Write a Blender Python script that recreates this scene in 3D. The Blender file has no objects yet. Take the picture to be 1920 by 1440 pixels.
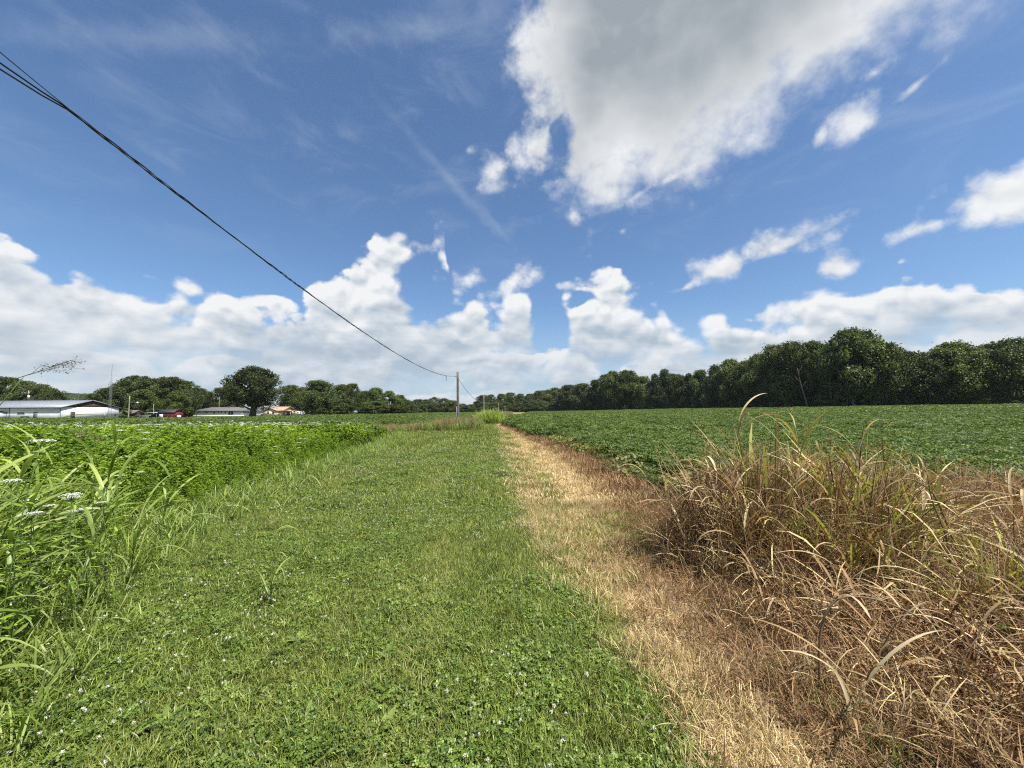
import bpy, math, random
import numpy as np
from mathutils import Vector, Matrix

# ---------------------------------------------------------------- camera
SC = bpy.context.scene
COL = SC.collection
R = math.radians
EYE = 1.55
cam_d = bpy.data.cameras.new('camera')
cam_d.sensor_width = 36.0
cam_d.lens = 13.52
cam_d.clip_start = 0.05
cam_d.clip_end = 9000
cam = bpy.data.objects.new('camera', cam_d)
COL.objects.link(cam)
cam.matrix_world = (Matrix.Translation((0, 0, EYE)) @ Matrix.Rotation(R(90 + 3.97), 4, 'X')
                    @ Matrix.Rotation(R(-0.4), 4, 'Z'))
SC.camera = cam

# ---------------------------------------------------------------- sun, exposure
SUN_EL = R(62)
SUN_AZ = R(130)            # from +Y (straight ahead) clockwise towards +X (right)
sdir = Vector((math.sin(SUN_AZ) * math.cos(SUN_EL), math.cos(SUN_AZ) * math.cos(SUN_EL), math.sin(SUN_EL)))
sun_d = bpy.data.lights.new('sun', 'SUN')
sun_d.energy = 5.0
sun_d.angle = R(0.53)
sun_d.color = (1.0, 0.955, 0.88)
sun = bpy.data.objects.new('sun', sun_d)
sun.rotation_euler = sdir.to_track_quat('Z', 'Y').to_euler()
sun.location = (30, -20, 60)
COL.objects.link(sun)
SC.view_settings.view_transform = 'Standard'
SC.view_settings.look = 'None'
SC.view_settings.gamma = 1.0
EXPO = 0.75
SC.view_settings.exposure = EXPO
SC.view_settings.use_curve_mapping = False
SC.cycles.max_bounces = 7
SC.cycles.diffuse_bounces = 2
SC.cycles.glossy_bounces = 2
SC.cycles.transmission_bounces = 4
SC.cycles.transparent_max_bounces = 6
SC.cycles.volume_bounces = 0
SC.cycles.use_denoising = False
SC.cycles.use_adaptive_sampling = True
SC.cycles.adaptive_threshold = 0.02
SC.cycles.pixel_filter_type = 'BLACKMAN_HARRIS'
SC.cycles.filter_width = 1.15
SC.cycles.caustics_reflective = False
SC.cycles.caustics_refractive = False


# ---------------------------------------------------------------- world: daylight sky with summer cumulus
class NT:
    """thin helper round a node tree"""
    def __init__(s, tree):
        s.t = tree
        s.n = tree.nodes
        s.l = tree.links

    def put(s, sock, val):
        if val is None:
            return
        if isinstance(val, bpy.types.NodeSocket):
            s.l.new(val, sock)
        else:
            sock.default_value = val

    def m(s, op, a, b=None, c=None, clamp=False):
        n = s.n.new('ShaderNodeMath')
        n.operation = op
        n.use_clamp = clamp
        for i, v in enumerate((a, b, c)):
            s.put(n.inputs[i], v)
        return n.outputs[0]

    def vm(s, op, a, b=None, sc=None):
        n = s.n.new('ShaderNodeVectorMath')
        n.operation = op
        s.put(n.inputs[0], a)
        if b is not None:
            s.put(n.inputs[1], b)
        if sc is not None:
            s.put(n.inputs['Scale'], sc)
        return n.outputs['Value'] if op in ('LENGTH', 'DOT_PRODUCT', 'DISTANCE') else n.outputs[0]

    def smooth(s, x, lo, hi, a=0.0, b=1.0):
        n = s.n.new('ShaderNodeMapRange')
        n.interpolation_type = 'SMOOTHSTEP'
        s.put(n.inputs['Value'], x)
        s.put(n.inputs['From Min'], lo)
        s.put(n.inputs['From Max'], hi)
        n.inputs['To Min'].default_value = a
        n.inputs['To Max'].default_value = b
        return n.outputs[0]

    def lin(s, x, lo, hi, a=0.0, b=1.0):
        n = s.n.new('ShaderNodeMapRange')
        s.put(n.inputs['Value'], x)
        s.put(n.inputs['From Min'], lo)
        s.put(n.inputs['From Max'], hi)
        n.inputs['To Min'].default_value = a
        n.inputs['To Max'].default_value = b
        return n.outputs[0]

    def noise(s, vec, scale, detail=4, rough=0.55, dist=0.0, lac=2.0, out=0):
        n = s.n.new('ShaderNodeTexNoise')
        s.put(n.inputs['Vector'], vec)
        n.inputs['Scale'].default_value = scale
        n.inputs['Detail'].default_value = detail
        n.inputs['Roughness'].default_value = rough
        n.inputs['Lacunarity'].default_value = lac
        n.inputs['Distortion'].default_value = dist
        return n.outputs[out]

    def voro(s, vec, scale, detail=0, rough=0.5, smooth=0.25):
        n = s.n.new('ShaderNodeTexVoronoi')
        n.feature = 'F1'
        s.put(n.inputs['Vector'], vec)
        n.inputs['Scale'].default_value = scale
        n.inputs['Detail'].default_value = detail
        n.inputs['Roughness'].default_value = rough
        return n.outputs['Distance']

    def mix(s, f, a, b, kind='MIX'):
        n = s.n.new('ShaderNodeMix')
        n.data_type = 'RGBA'
        n.blend_type = kind
        n.clamp_factor = True
        s.put(n.inputs[0], f)
        for i, v in ((6, a), (7, b)):
            if not isinstance(v, bpy.types.NodeSocket):
                v = (*v[:3], 1.0)
            s.put(n.inputs[i], v)
        return n.outputs[2]

    def mixf(s, f, a, b):
        n = s.n.new('ShaderNodeMix')
        n.data_type = 'FLOAT'
        s.put(n.inputs[0], f)
        s.put(n.inputs[2], a)
        s.put(n.inputs[3], b)
        return n.outputs[0]

    def ramp(s, f, stops, interp='LINEAR'):
        n = s.n.new('ShaderNodeValToRGB')
        n.color_ramp.interpolation = interp
        e = n.color_ramp.elements
        while len(e) < len(stops):
            e.new(0.5)
        for el, (p, c) in zip(e, stops):
            el.position = p
            el.color = (c, c, c, 1) if isinstance(c, (int, float)) else (*c[:3], 1)
        s.put(n.inputs[0], f)
        return n.outputs[0]


def build_world():
    W = bpy.data.worlds.new('World')
    SC.world = W
    W.use_nodes = True
    T = NT(W.node_tree)
    T.n.clear()
    SKY_STRENGTH = 0.061
    sky = T.n.new('ShaderNodeTexSky')
    sky.sky_type = 'NISHITA'
    sky.sun_disc = False
    sky.sun_elevation = SUN_EL
    sky.sun_rotation = SUN_AZ
    sky.altitude = 200
    sky.air_density = 1.0
    sky.dust_density = 0.7
    sky.ozone_density = 2.2
    tc = T.n.new('ShaderNodeTexCoord')
    d = tc.outputs['Generated']
    sx = T.n.new('ShaderNodeSeparateXYZ')
    T.put(sx.inputs[0], d)
    x, y, z = sx.outputs
    den = T.m('ADD', T.m('ABSOLUTE', y), 1.0)
    u = T.m('DIVIDE', x, den)
    v = T.m('DIVIDE', z, den)
    cx = T.n.new('ShaderNodeCombineXYZ')
    T.put(cx.inputs[0], u)
    T.put(cx.inputs[1], v)
    uv = cx.outputs[0]

    # billow noise, sampled twice: here and a little towards the light
    def billow(vec):
        a = T.voro(vec, 9.0, 2.0, 0.5)
        b = T.noise(vec, 26.0, 3, 0.62)
        return T.m('ADD', T.m('MULTIPLY', T.m('SUBTRACT', 0.45, a), 1.15), T.m('MULTIPLY', T.m('SUBTRACT', b, 0.5), 0.55))
    warp = T.noise(d, 6.0, 1, 0.6, out=1)
    dw = T.vm('ADD', d, T.vm('SCALE', T.vm('SUBTRACT', warp, (0.5, 0.5, 0.5)), sc=0.05))
    dw = T.vm('MULTIPLY', dw, (1.0, 1.0, 1.25))
    n0 = billow(dw)
    n1 = billow(T.vm('ADD', dw, (-0.006, -0.004, 0.022)))
    lit = T.m('SUBTRACT', n0, n1)                  # >0 where the puff faces the light
    soft = T.noise(d, 4.0, 3, 0.5)
    strat = T.noise(T.vm('MULTIPLY', dw, (1.0, 1.0, 3.6)), 5.0, 4, 0.55)
    fine = T.noise(d, 30.0, 4, 0.65)

    # base blue and the pale air near the horizon
    K = 1.0 / (SKY_STRENGTH * 2 ** EXPO)        # cloud colours below are given as they appear
    col = T.mix(1.0, sky.outputs[0], (1.10, 1.30, 1.46), 'MULTIPLY')
    col = T.mix(T.smooth(v, 0.0, 0.14, 0.75, 0.0), col, (0.44 * K, 0.565 * K, 0.69 * K))

    def over(col, alpha, bright, lo=(0.36, 0.41, 0.47), hi=(0.90, 0.915, 0.93)):
        c = T.mix(bright, tuple(K * q for q in lo), tuple(K * q for q in hi))
        return T.mix(alpha, col, c)

    # thin high cirrus
    cv = T.vm('MULTIPLY', d, (2.2, 1.2, 5.0))
    ci = T.noise(cv, 3.2, 4, 0.62, 0.5)
    ci = T.m('MULTIPLY', T.smooth(ci, 0.46, 0.78), T.smooth(v, 0.12, 0.3))

    def blob(u0, v0, ru, rv, rot=0.0):
        n = T.n.new('ShaderNodeMapping')
        n.vector_type = 'TEXTURE'
        T.put(n.inputs['Vector'], uv)
        n.inputs['Location'].default_value = (u0, v0, 0)
        n.inputs['Rotation'].default_value = (0, 0, R(rot))
        n.inputs['Scale'].default_value = (ru, rv, 1)
        return T.m('SUBTRACT', 1.0, T.vm('LENGTH', n.outputs[0]))

    def union(items):
        o = items[0]
        for i in items[1:]:
            o = T.m('MAXIMUM', o, i)
        return o
    st = union([blob(-0.36, 0.378, 0.19, 0.020, 13), blob(-0.075, 0.285, 0.15, 0.011, -45),
                blob(-0.02, 0.235, 0.06, 0.009, -49), blob(-0.10, 0.43, 0.14, 0.020, 8)])
    st = T.m('MULTIPLY', T.smooth(T.m('ADD', st, T.m('MULTIPLY', T.m('SUBTRACT', fine, 0.5), 1.1)), 0.05, 1.2), 0.17)
    col = T.mix(T.m('ADD', T.m('MULTIPLY', ci, 0.16), st, clamp=True), col, (0.62 * K, 0.70 * K, 0.80 * K))

    def curve(pts, lo, hi, top):
        """skyline: height of a cloud bank over the stereographic azimuth u"""
        n = T.n.new('ShaderNodeFloatCurve')
        c = n.mapping.curves[0]
        n.mapping.use_clip = False
        P = [((a - lo) / (hi - lo), b / top) for a, b in pts]
        c.points[0].location = P[0]
        c.points[1].location = P[-1]
        for q in P[1:-1]:
            c.points.new(*q)
        n.mapping.update()
        n.inputs['Factor'].default_value = 1
        T.put(n.inputs['Value'], T.lin(u, lo, hi))
        return T.m('MULTIPLY', n.outputs[0], top)

    # far low banks, then the main bank in front of them
    BANKS = [
        # points, base v, amplitude, edge softness, brightness of base and of top
        ([(-.6, .060), (-.45, .052), (-.3, .075), (-.15, .060), (-.08, .07), (0, .052), (.12, .065), (.22, .06), (.35, .05), (.6, .06)],
         0.0, 0.030, 0.022, 0.50, 0.80, 0.80),
        ([(-.6, .095), (-.5, .105), (-.4, .095), (-.3, .10), (-.2, .115), (-.1, .12), (-.04, .135), (.01, .115), (.06, .105), (.15, .105),
          (.22, .10), (.28, .115), (.34, .105), (.42, .10), (.6, .095)], 0.035, 0.042, 0.020, 0.42, 0.92, 0.95),
        ([(-.6, .150), (-.53, .158), (-.497, .172), (-.47, .160), (-.446, .170), (-.415, .160), (-.38, .150), (-.327, .146), (-.285, .142),
          (-.258, .146), (-.24, .172), (-.205, .190), (-.18, .218), (-.14, .246), (-.10, .250), (-.082, .225), (-.068, .165), (-.05, .182), (-.02, .150),
          (.0, .178), (.030, .180), (.038, .138), (.047, .148), (.062, .166), (.085, .172), (.120, .194), (.15, .176), (.19, .150), (.214, .112),
          (.25, .112), (.282, .128), (.324, .128), (.355, .150), (.385, .146), (.43, .178), (.46, .170), (.5, .148), (.6, .14)],
         0.060, 0.044, 0.016, 0.36, 1.0, 1.0),
    ]
    for pts, base, amp, edge, b0, b1, am in BANKS:
        top = curve(pts, -0.6, 0.6, 0.26)
        gap = T.noise(T.vm('ADD', T.vm('MULTIPLY', d, (1.0, 1.0, 2.2)), (base * 40, 1.3, 0.2)), 7.5, 2, 0.5)
        top = T.m('SUBTRACT', top, T.smooth(gap, 0.58, 0.40, 0.0, 0.016 if base > 0.05 else 0.034))
        dens = T.m('SUBTRACT', T.m('ADD', T.m('ADD', top, 0.012), T.m('ADD', T.m('MULTIPLY', n0, amp), T.m('MULTIPLY', T.m('SUBTRACT', fine, 0.5), 0.016))), v)
        a = T.smooth(dens, -0.002, T.mixf(T.smooth(soft, 0.40, 0.65), edge * 0.55, edge * 1.6))
        if base > 0:
            bt = T.m('ADD', v, T.m('MULTIPLY', T.m('SUBTRACT', soft, 0.5), 0.10))
            bt = T.m('ADD', bt, T.m('MULTIPLY', n0, 0.02))
            a = T.m('MULTIPLY', a, T.smooth(bt, base - 0.045, base + 0.015))
            if base > 0.05:     # a blue gap between the towers
                h = union([blob(-0.108, 0.158, 0.030, 0.036, 20), blob(0.049, 0.118, 0.018, 0.05, 10), blob(-0.062, 0.175, 0.016, 0.012, 0)])
                h = T.smooth(T.m('ADD', h, T.m('MULTIPLY', n0, -0.9)), 0.0, 0.5)
                a = T.m('MULTIPLY', a, T.m('SUBTRACT', 1.0, h))
        hgt = T.m('DIVIDE', T.m('SUBTRACT', v, base), T.m('MAXIMUM', T.m('SUBTRACT', top, base), 0.02))
        br = T.m('ADD', T.smooth(hgt, 0.10, 0.90, b0, b1 - 0.10), T.m('MULTIPLY', T.m('MULTIPLY', lit, T.smooth(hgt, 0.1, 0.7, 0.35, 1.0)), 1.35))
        br = T.m('ADD', br, T.m('MULTIPLY', T.m('SUBTRACT', soft, 0.5), 0.35))
        br = T.m('ADD', br, T.m('MULTIPLY', T.m('SUBTRACT', strat, 0.5), T.smooth(hgt, 0.2, 1.0, 1.6, 0.35)))
        br = T.m('ADD', br, T.smooth(dens, 0.0, 0.035, 0.14, 0.0))
        br = T.m('MAXIMUM', T.m('MINIMUM', br, b1), 0.12)
        col = over(col, T.m('MULTIPLY', a, am), br, lo=(0.38, 0.48, 0.59) if base > 0.03 else (0.42, 0.53, 0.65))

    # single puffs and shreds
    puffs = [blob(0.006, 0.166, 0.055, 0.030, 8), blob(0.258, 0.166, 0.066, 0.034, 16), blob(0.318, 0.188, 0.085, 0.026, 20),
             blob(0.215, 0.150, 0.042, 0.012, 18), blob(0.366, 0.156, 0.042, 0.024, 8),
             blob(0.478, 0.206, 0.100, 0.044, 14), blob(0.522, 0.245, 0.060, 0.040, 12), blob(0.432, 0.188, 0.064, 0.020, 10),
             blob(0.245, 0.108, 0.03, 0.014, 20), blob(-0.058, 0.168, 0.045, 0.03, 15), blob(-0.06, 0.128, 0.03, 0.014, 15)]
    pf = T.m('ADD', union(puffs), T.m('ADD', T.m('MULTIPLY', n0, 0.85), T.m('MULTIPLY', T.m('SUBTRACT', fine, 0.5), 0.7)))
    a = T.smooth(pf, -0.12, 0.55)
    br = T.m('ADD', T.m('ADD', 0.86, T.m('MULTIPLY', lit, 0.7)), T.m('MULTIPLY', T.m('SUBTRACT', pf, 0.6), -0.14), clamp=True)
    col = over(col, a, br)
    wisps = [blob(0.360, 0.306, 0.040, 0.030, 50), blob(0.374, 0.343, 0.024, 0.014, 10), blob(0.410, 0.325, 0.034, 0.010, 42), blob(0.338, 0.295, 0.02, 0.012, 70),
             blob(-0.022, 0.295, 0.030, 0.036, 0), blob(-0.05, 0.318, 0.016, 0.01, 0), blob(0.155, 0.262, 0.05, 0.012, 28),
             blob(0.195, 0.278, 0.030, 0.008, 22), blob(0.078, 0.242, 0.026, 0.026, 0), blob(0.139, 0.222, 0.012, 0.01, 0)]
    wf = T.m('ADD', T.m('ADD', union(wisps), T.m('MULTIPLY', n0, 0.7)), T.m('MULTIPLY', T.m('SUBTRACT', fine, 0.5), 1.0))
    col = over(col, T.smooth(wf, -0.05, 0.85, 0.0, 0.9), T.m('ADD', 0.88, T.m('MULTIPLY', lit, 0.3), clamp=True))

    # the big grey-bellied cloud overhead: a wedge between three edges, frayed by noise
    def edge(p, q):
        (ax, ay), (bx, by) = p, q
        L = math.hypot(bx - ax, by - ay)
        nx, ny = -(by - ay) / L, (bx - ax) / L
        return T.m('SUBTRACT', T.vm('DOT_PRODUCT', uv, (nx, ny, 0)), nx * ax + ny * ay)
    e1 = edge((0.012, 0.20), (0.000, 0.46))     # left edge, inside is to the right of it: flipped below
    e1 = T.m('MULTIPLY', e1, -1.0)
    e2 = edge((0.142, 0.212), (0.434, 0.368))   # long lower-right edge
    e3 = edge((-0.012, 0.322), (0.073, 0.214))
    sd = T.m('SMOOTH_MIN', T.m('SMOOTH_MIN', e1, e2, 0.03), e3, 0.03)
    sd = T.m('SMOOTH_MIN', sd, T.m('SUBTRACT', 0.80, v), 0.1)
    sd = T.m('SMOOTH_MIN', sd, T.m('SUBTRACT', v, 0.235), 0.05)
    hole = blob(0.064, 0.318, 0.017, 0.024, -20)
    sdn = T.m('ADD', T.m('ADD', sd, 0.022), T.m('MULTIPLY', n0, 0.050))
    sdn = T.m('ADD', sdn, T.m('MULTIPLY', T.m('SUBTRACT', fine, 0.5), 0.060))
    sdn = T.m('SUBTRACT', sdn, T.m('MULTIPLY', T.m('MAXIMUM', T.m('ADD', hole, T.m('MULTIPLY', n0, -0.6)), 0.0), 0.07))
    rim = T.smooth(T.m('SUBTRACT', e2, e1), -0.02, 0.12)        # 1 on the left (crisp), 0 on the right (soft)
    a = T.smooth(sdn, -0.012, T.mixf(rim, 0.080, 0.040))
    big = T.noise(dw, 3.0, 3, 0.55)
    roll = T.noise(T.vm('ADD', dw, (3.1, 1.7, 0.4)), 7.0, 3, 0.6)
    thick = T.m('ADD', sd, T.m('ADD', T.m('MULTIPLY', n0, 0.030), T.m('MULTIPLY', T.m('SUBTRACT', big, 0.5), 0.10)))
    belly = T.smooth(thick, -0.020, T.mixf(rim, 0.150, 0.095))
    br = T.m('SUBTRACT', 1.02, T.m('MULTIPLY', belly, 1.0))
    br = T.m('ADD', br, T.m('MULTIPLY', T.smooth(blob(0.137, 0.325, 0.095, 0.070, 60), 0.0, 1.0), 0.30))
    br = T.m('ADD', br, T.m('MULTIPLY', T.m('SUBTRACT', roll, 0.5), 0.42))
    br = T.m('ADD', br, T.m('MULTIPLY', lit, T.mixf(rim, 0.16, 0.30)))
    br = T.m('MAXIMUM', T.m('MINIMUM', br, 1.0), 0.02)
    col = over(col, a, br, lo=(0.33, 0.375, 0.42))

    bg = T.n.new('ShaderNodeBackground')
    T.put(bg.inputs[0], col)
    bg.inputs[1].default_value = SKY_STRENGTH
    out = T.n.new('ShaderNodeOutputWorld')
    T.l.new(bg.outputs[0], out.inputs[0])
    W.cycles.sampling_method = 'NONE'


build_world()

# ---------------------------------------------------------------- helpers: numpy meshes, materials, things
RNG = np.random.default_rng(7)


def S(t):
    t = np.clip(t, 0.0, 1.0)
    return t * t * (3 - 2 * t)


def H(x, y):
    """height of the land: flat bottom land that rises a little towards the wood on the right"""
    x = np.asarray(x, float)
    y = np.asarray(y, float)
    z = 1.5 * S((x - 12) / 95.0) + 0.25 * S((y - 60) / 250.0) * S((x + 60) / 80.0)
    z = z + (0.030 * np.sin(x * .9 + 0.7) * np.sin(y * 0.7 + 0.3) + 0.010 * np.sin(x * 1.9 - y * 1.3)) * np.exp(-(x * x + y * y) / 160.0)
    return z


class G:
    """collects vertices, faces and a 0..1 tint per vertex"""
    def __init__(s):
        s.v, s.f, s.t, s.n = [], [], [], 0

    def add(s, V, F, t=0.5):
        V = np.asarray(V, float).reshape(-1, 3)
        s.v.append(V)
        for f in (F if isinstance(F, list) else [F]):
            s.f.append(np.asarray(f, int) + s.n)
        s.t.append(np.broadcast_to(np.asarray(t, float), (len(V),)))
        s.n += len(V)
        return s

    def box(s, x0, x1, y0, y1, z0, z1, t=0.5):
        V = [(x0, y0, z0), (x1, y0, z0), (x1, y1, z0), (x0, y1, z0), (x0, y0, z1), (x1, y0, z1), (x1, y1, z1), (x0, y1, z1)]
        return s.add(V, np.array([(0, 3, 2, 1), (4, 5, 6, 7), (0, 1, 5, 4), (1, 2, 6, 5), (2, 3, 7, 6), (3, 0, 4, 7)]), t)

    def tube(s, P, rad, k=6, t=0.5, cap=True):
        P = np.asarray(P, float)
        rad = np.broadcast_to(np.asarray(rad, float), (len(P),))
        d = np.gradient(P, axis=0)
        d /= np.linalg.norm(d, axis=1)[:, None] + 1e-9
        ref = np.array([0, 0, 1.0]) if abs(d[0][2]) < 0.9 else np.array([1.0, 0, 0])
        a = np.cross(d, ref)
        a /= np.linalg.norm(a, axis=1)[:, None] + 1e-9
        b = np.cross(d, a)
        th = np.arange(k) * 2 * np.pi / k
        V = P[:, None] + rad[:, None, None] * (np.cos(th)[None, :, None] * a[:, None] + np.sin(th)[None, :, None] * b[:, None])
        i = np.arange(len(P) - 1)[:, None] * k
        j = np.arange(k)[None]
        q = np.stack([i + j, i + (j + 1) % k, i + k + (j + 1) % k, i + k + j], -1).reshape(-1, 4)
        F = [q]
        if cap:
            F += [np.arange(k)[None, ::-1], (np.arange(k) + (len(P) - 1) * k)[None]]
        return s.add(V.reshape(-1, 3), F, t)

    def blades(s, base, az, th, bend, L, w, seg=3, tint=None, prof=None, fold=0.0, power=1.0, twist=None, bend_az=None):
        """n ribbons that start at base, lean th from the vertical towards az and bend further by 'bend' along the length"""
        base = np.asarray(base, float).reshape(-1, 3)
        n = len(base)
        B = lambda q: np.broadcast_to(np.asarray(q, float), (n,)).copy()
        az, th, bend, L, w = map(B, (az, th, bend, L, w))
        tint = B(0.5 if tint is None else tint)
        bz = B(0.0 if bend_az is None else bend_az)
        tw = B(0.0 if twist is None else twist)
        P = base.copy()
        rows = []
        if prof is None:
            prof = [1.0] * seg + [0.08]
            if seg > 2:
                prof[0] = 0.7
        m = 3 if fold else 2
        for k in range(seg + 1):
            f = k / seg
            a = th + bend * f ** power
            zz = az + bz * f
            side = np.stack([-np.sin(zz), np.cos(zz), np.zeros(n)], 1)
            up = np.stack([-np.cos(a) * np.cos(zz), -np.cos(a) * np.sin(zz), np.sin(a)], 1)
            t2 = (tw * f)[:, None]
            sv = (side * np.cos(t2) + up * np.sin(t2)) * (0.5 * w * prof[k])[:, None]
            if fold:
                rows += [P - sv + up * (fold * w * prof[k] * 0.5)[:, None], P.copy(), P + sv + up * (fold * w * prof[k] * 0.5)[:, None]]
            else:
                rows += [P - sv, P + sv]
            P = P + (L / seg)[:, None] * np.stack([np.sin(a) * np.cos(zz), np.sin(a) * np.sin(zz), np.cos(a)], 1)
        V = np.stack(rows, 1)
        per = m * (seg + 1)
        o = (np.arange(n) * per)[:, None]
        F = []
        for k in range(seg):
            for c in range(m - 1):
                q = np.array([k * m + c, k * m + c + 1, (k + 1) * m + c + 1, (k + 1) * m + c])
                F.append(o + q)
        return s.add(V.reshape(-1, 3), [np.concatenate(F)], np.repeat(tint, per))

    def leaves(s, C, N, size, aspect=0.7, tint=None, rng=RNG, hexa=False, T=None, fold=0.15):
        """kite or six-cornered leaves at C with normal N"""
        C = np.asarray(C, float)
        n = len(C)
        N = np.asarray(N, float)
        N = N / (np.linalg.norm(N, axis=1)[:, None] + 1e-9)
        r = rng.normal(size=(n, 3)) if T is None else np.asarray(T, float)
        a = r - (r * N).sum(1)[:, None] * N
        a /= np.linalg.norm(a, axis=1)[:, None] + 1e-9
        b = np.cross(N, a)
        size = np.broadcast_to(np.asarray(size, float), (n,))[:, None]
        tint = np.broadcast_to(np.asarray(0.5 if tint is None else tint, float), (n,))
        l = size
        h = size * aspect * 0.5
        if hexa:
            V = np.stack([C, C + a * l * .3 + b * h * .85 + N * h * fold, C + a * l * .72 + b * h + N * h * fold,
                          C + a * l, C + a * l * .72 - b * h + N * h * fold, C + a * l * .3 - b * h * .85 + N * h * fold], 1)
            o = (np.arange(n) * 6)[:, None]
            F = [np.concatenate([o + np.array([0, 5, 4, 3]), o + np.array([0, 3, 2, 1])])]
            return s.add(V.reshape(-1, 3), F, np.repeat(tint, 6))
        V = np.stack([C - a * l * .5, C + b * h + N * h * fold, C + a * l * .5, C - b * h + N * h * fold], 1)
        o = (np.arange(n) * 4)[:, None]
        return s.add(V.reshape(-1, 3), [o + np.array([0, 3, 2, 1])], np.repeat(tint, 4))

    def mesh(s, name, mat=None, smooth=False):
        me = bpy.data.meshes.new(name)
        V = np.concatenate(s.v) if s.v else np.zeros((0, 3))
        me.vertices.add(len(V))
        me.vertices.foreach_set('co', V.astype(np.float32).ravel())
        idx, st, p = [], [], 0
        for f in s.f:
            k = f.shape[1]
            idx.append(f.ravel())
            st.append(p + np.arange(len(f)) * k)
            p += f.size
        idx = np.concatenate(idx)
        st = np.concatenate(st)
        me.loops.add(len(idx))
        me.loops.foreach_set('vertex_index', idx.astype(np.int32))
        me.polygons.add(len(st))
        me.polygons.foreach_set('loop_start', st.astype(np.int32))
        if smooth:
            me.polygons.foreach_set('use_smooth', np.ones(len(st), bool))
        a = me.attributes.new('tint', 'FLOAT', 'POINT')
        a.data.foreach_set('value', np.concatenate(s.t).astype(np.float32))
        me.update(calc_edges=True)
        if mat:
            me.materials.append(mat)
        return me


def link(name, data, parent=None, loc=None):
    o = bpy.data.objects.new(name, data)
    COL.objects.link(o)
    if loc is not None:
        o.location = loc
    if parent:
        o.parent = parent
    return o


def tag(o, label, cat, group=None, kind=None):
    o['label'] = label
    o['category'] = cat
    if group:
        o['group'] = group
    if kind:
        o['kind'] = kind
    return o


def thing(name, label, cat, loc=(0, 0, 0), rz=0.0, group=None):
    o = link(name, None, loc=loc)
    o.rotation_euler = (0, 0, rz)
    o.empty_display_size = 0.2
    return tag(o, label, cat, group)


def struct(name, data):
    o = link(name, data)
    o['kind'] = 'structure'
    return o


def mat_new(name):
    m = bpy.data.materials.new(name)
    m.use_nodes = True
    T = NT(m.node_tree)
    T.n.clear()
    out = T.n.new('ShaderNodeOutputMaterial')
    return m, T, out


def pbsdf(T, col, rough=0.7, spec=0.3, metal=0.0):
    p = T.n.new('ShaderNodeBsdfPrincipled')
    if not isinstance(col, bpy.types.NodeSocket):
        col = (*col[:3], 1)
    T.put(p.inputs['Base Color'], col)
    T.put(p.inputs['Roughness'], rough)
    p.inputs['Specular IOR Level'].default_value = spec
    p.inputs['Metallic'].default_value = metal
    return p


def leaf_mat(name, c0, c1, transl=0.35, rough=0.5, spec=0.3, rnd=0.35, tcol=None, patch=None, pscale=0.35, pstretch=(1, 1, 1)):
    """thin foliage: colour from the tint of each leaf and a random shift for each plant, partly translucent;
    patch = a third colour that appears in drifts over the ground"""
    m, T, out = mat_new(name)
    at = T.n.new('ShaderNodeAttribute')
    at.attribute_name = 'tint'
    oi = T.n.new('ShaderNodeObjectInfo')
    col = T.mix(at.outputs['Fac'], c0, c1)
    if patch:
        geo = T.n.new('ShaderNodeNewGeometry')
        pn = T.noise(T.vm('MULTIPLY', geo.outputs['Position'], pstretch), pscale, 4, 0.6)
        col = T.mix(T.smooth(pn, 0.46, 0.68, 0.0, 0.85), col, patch)
    hs = T.n.new('ShaderNodeHueSaturation')
    T.put(hs.inputs['Color'], col)
    T.put(hs.inputs['Value'], T.lin(oi.outputs['Random'], 0, 1, 1 - rnd, 1 + rnd))
    r2 = T.m('FRACT', T.m('MULTIPLY', oi.outputs['Random'], 17.31))
    T.put(hs.inputs['Hue'], T.lin(r2, 0, 1, 0.5 - 0.03 * rnd, 0.5 + 0.03 * rnd))
    p = pbsdf(T, hs.outputs[0], rough, spec)
    tr = T.n.new('ShaderNodeBsdfTranslucent')
    tc = T.mix(1.0, hs.outputs[0], tcol or (1.25, 1.3, 0.7), 'MULTIPLY')
    T.put(tr.inputs[0], tc)
    mx = T.n.new('ShaderNodeMixShader')
    mx.inputs[0].default_value = transl
    T.l.new(p.outputs[0], mx.inputs[1])
    T.l.new(tr.outputs[0], mx.inputs[2])
    T.l.new(mx.outputs[0], out.inputs[0])
    return m


def flat_mat(name, c0, c1=None, scale=3.0, rough=0.8, spec=0.25, metal=0.0, bump=0.0, detail=5, stretch=None, coord='Object'):
    m, T, out = mat_new(name)
    tc = T.n.new('ShaderNodeTexCoord')
    vec = tc.outputs[coord]
    if stretch:
        vec = T.vm('MULTIPLY', vec, stretch)
    n = T.noise(vec, scale, detail, 0.6)
    col = T.mix(T.smooth(n, 0.3, 0.7), c0, c1 or tuple(0.75 * q for q in c0))
    p = pbsdf(T, col, rough, spec, metal)
    if bump:
        b = T.n.new('ShaderNodeBump')
        b.inputs['Strength'].default_value = bump
        T.put(b.inputs['Height'], n)
        T.l.new(b.outputs[0], p.inputs['Normal'])
    T.l.new(p.outputs[0], out.inputs[0])
    return m


_scat = 0


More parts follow.
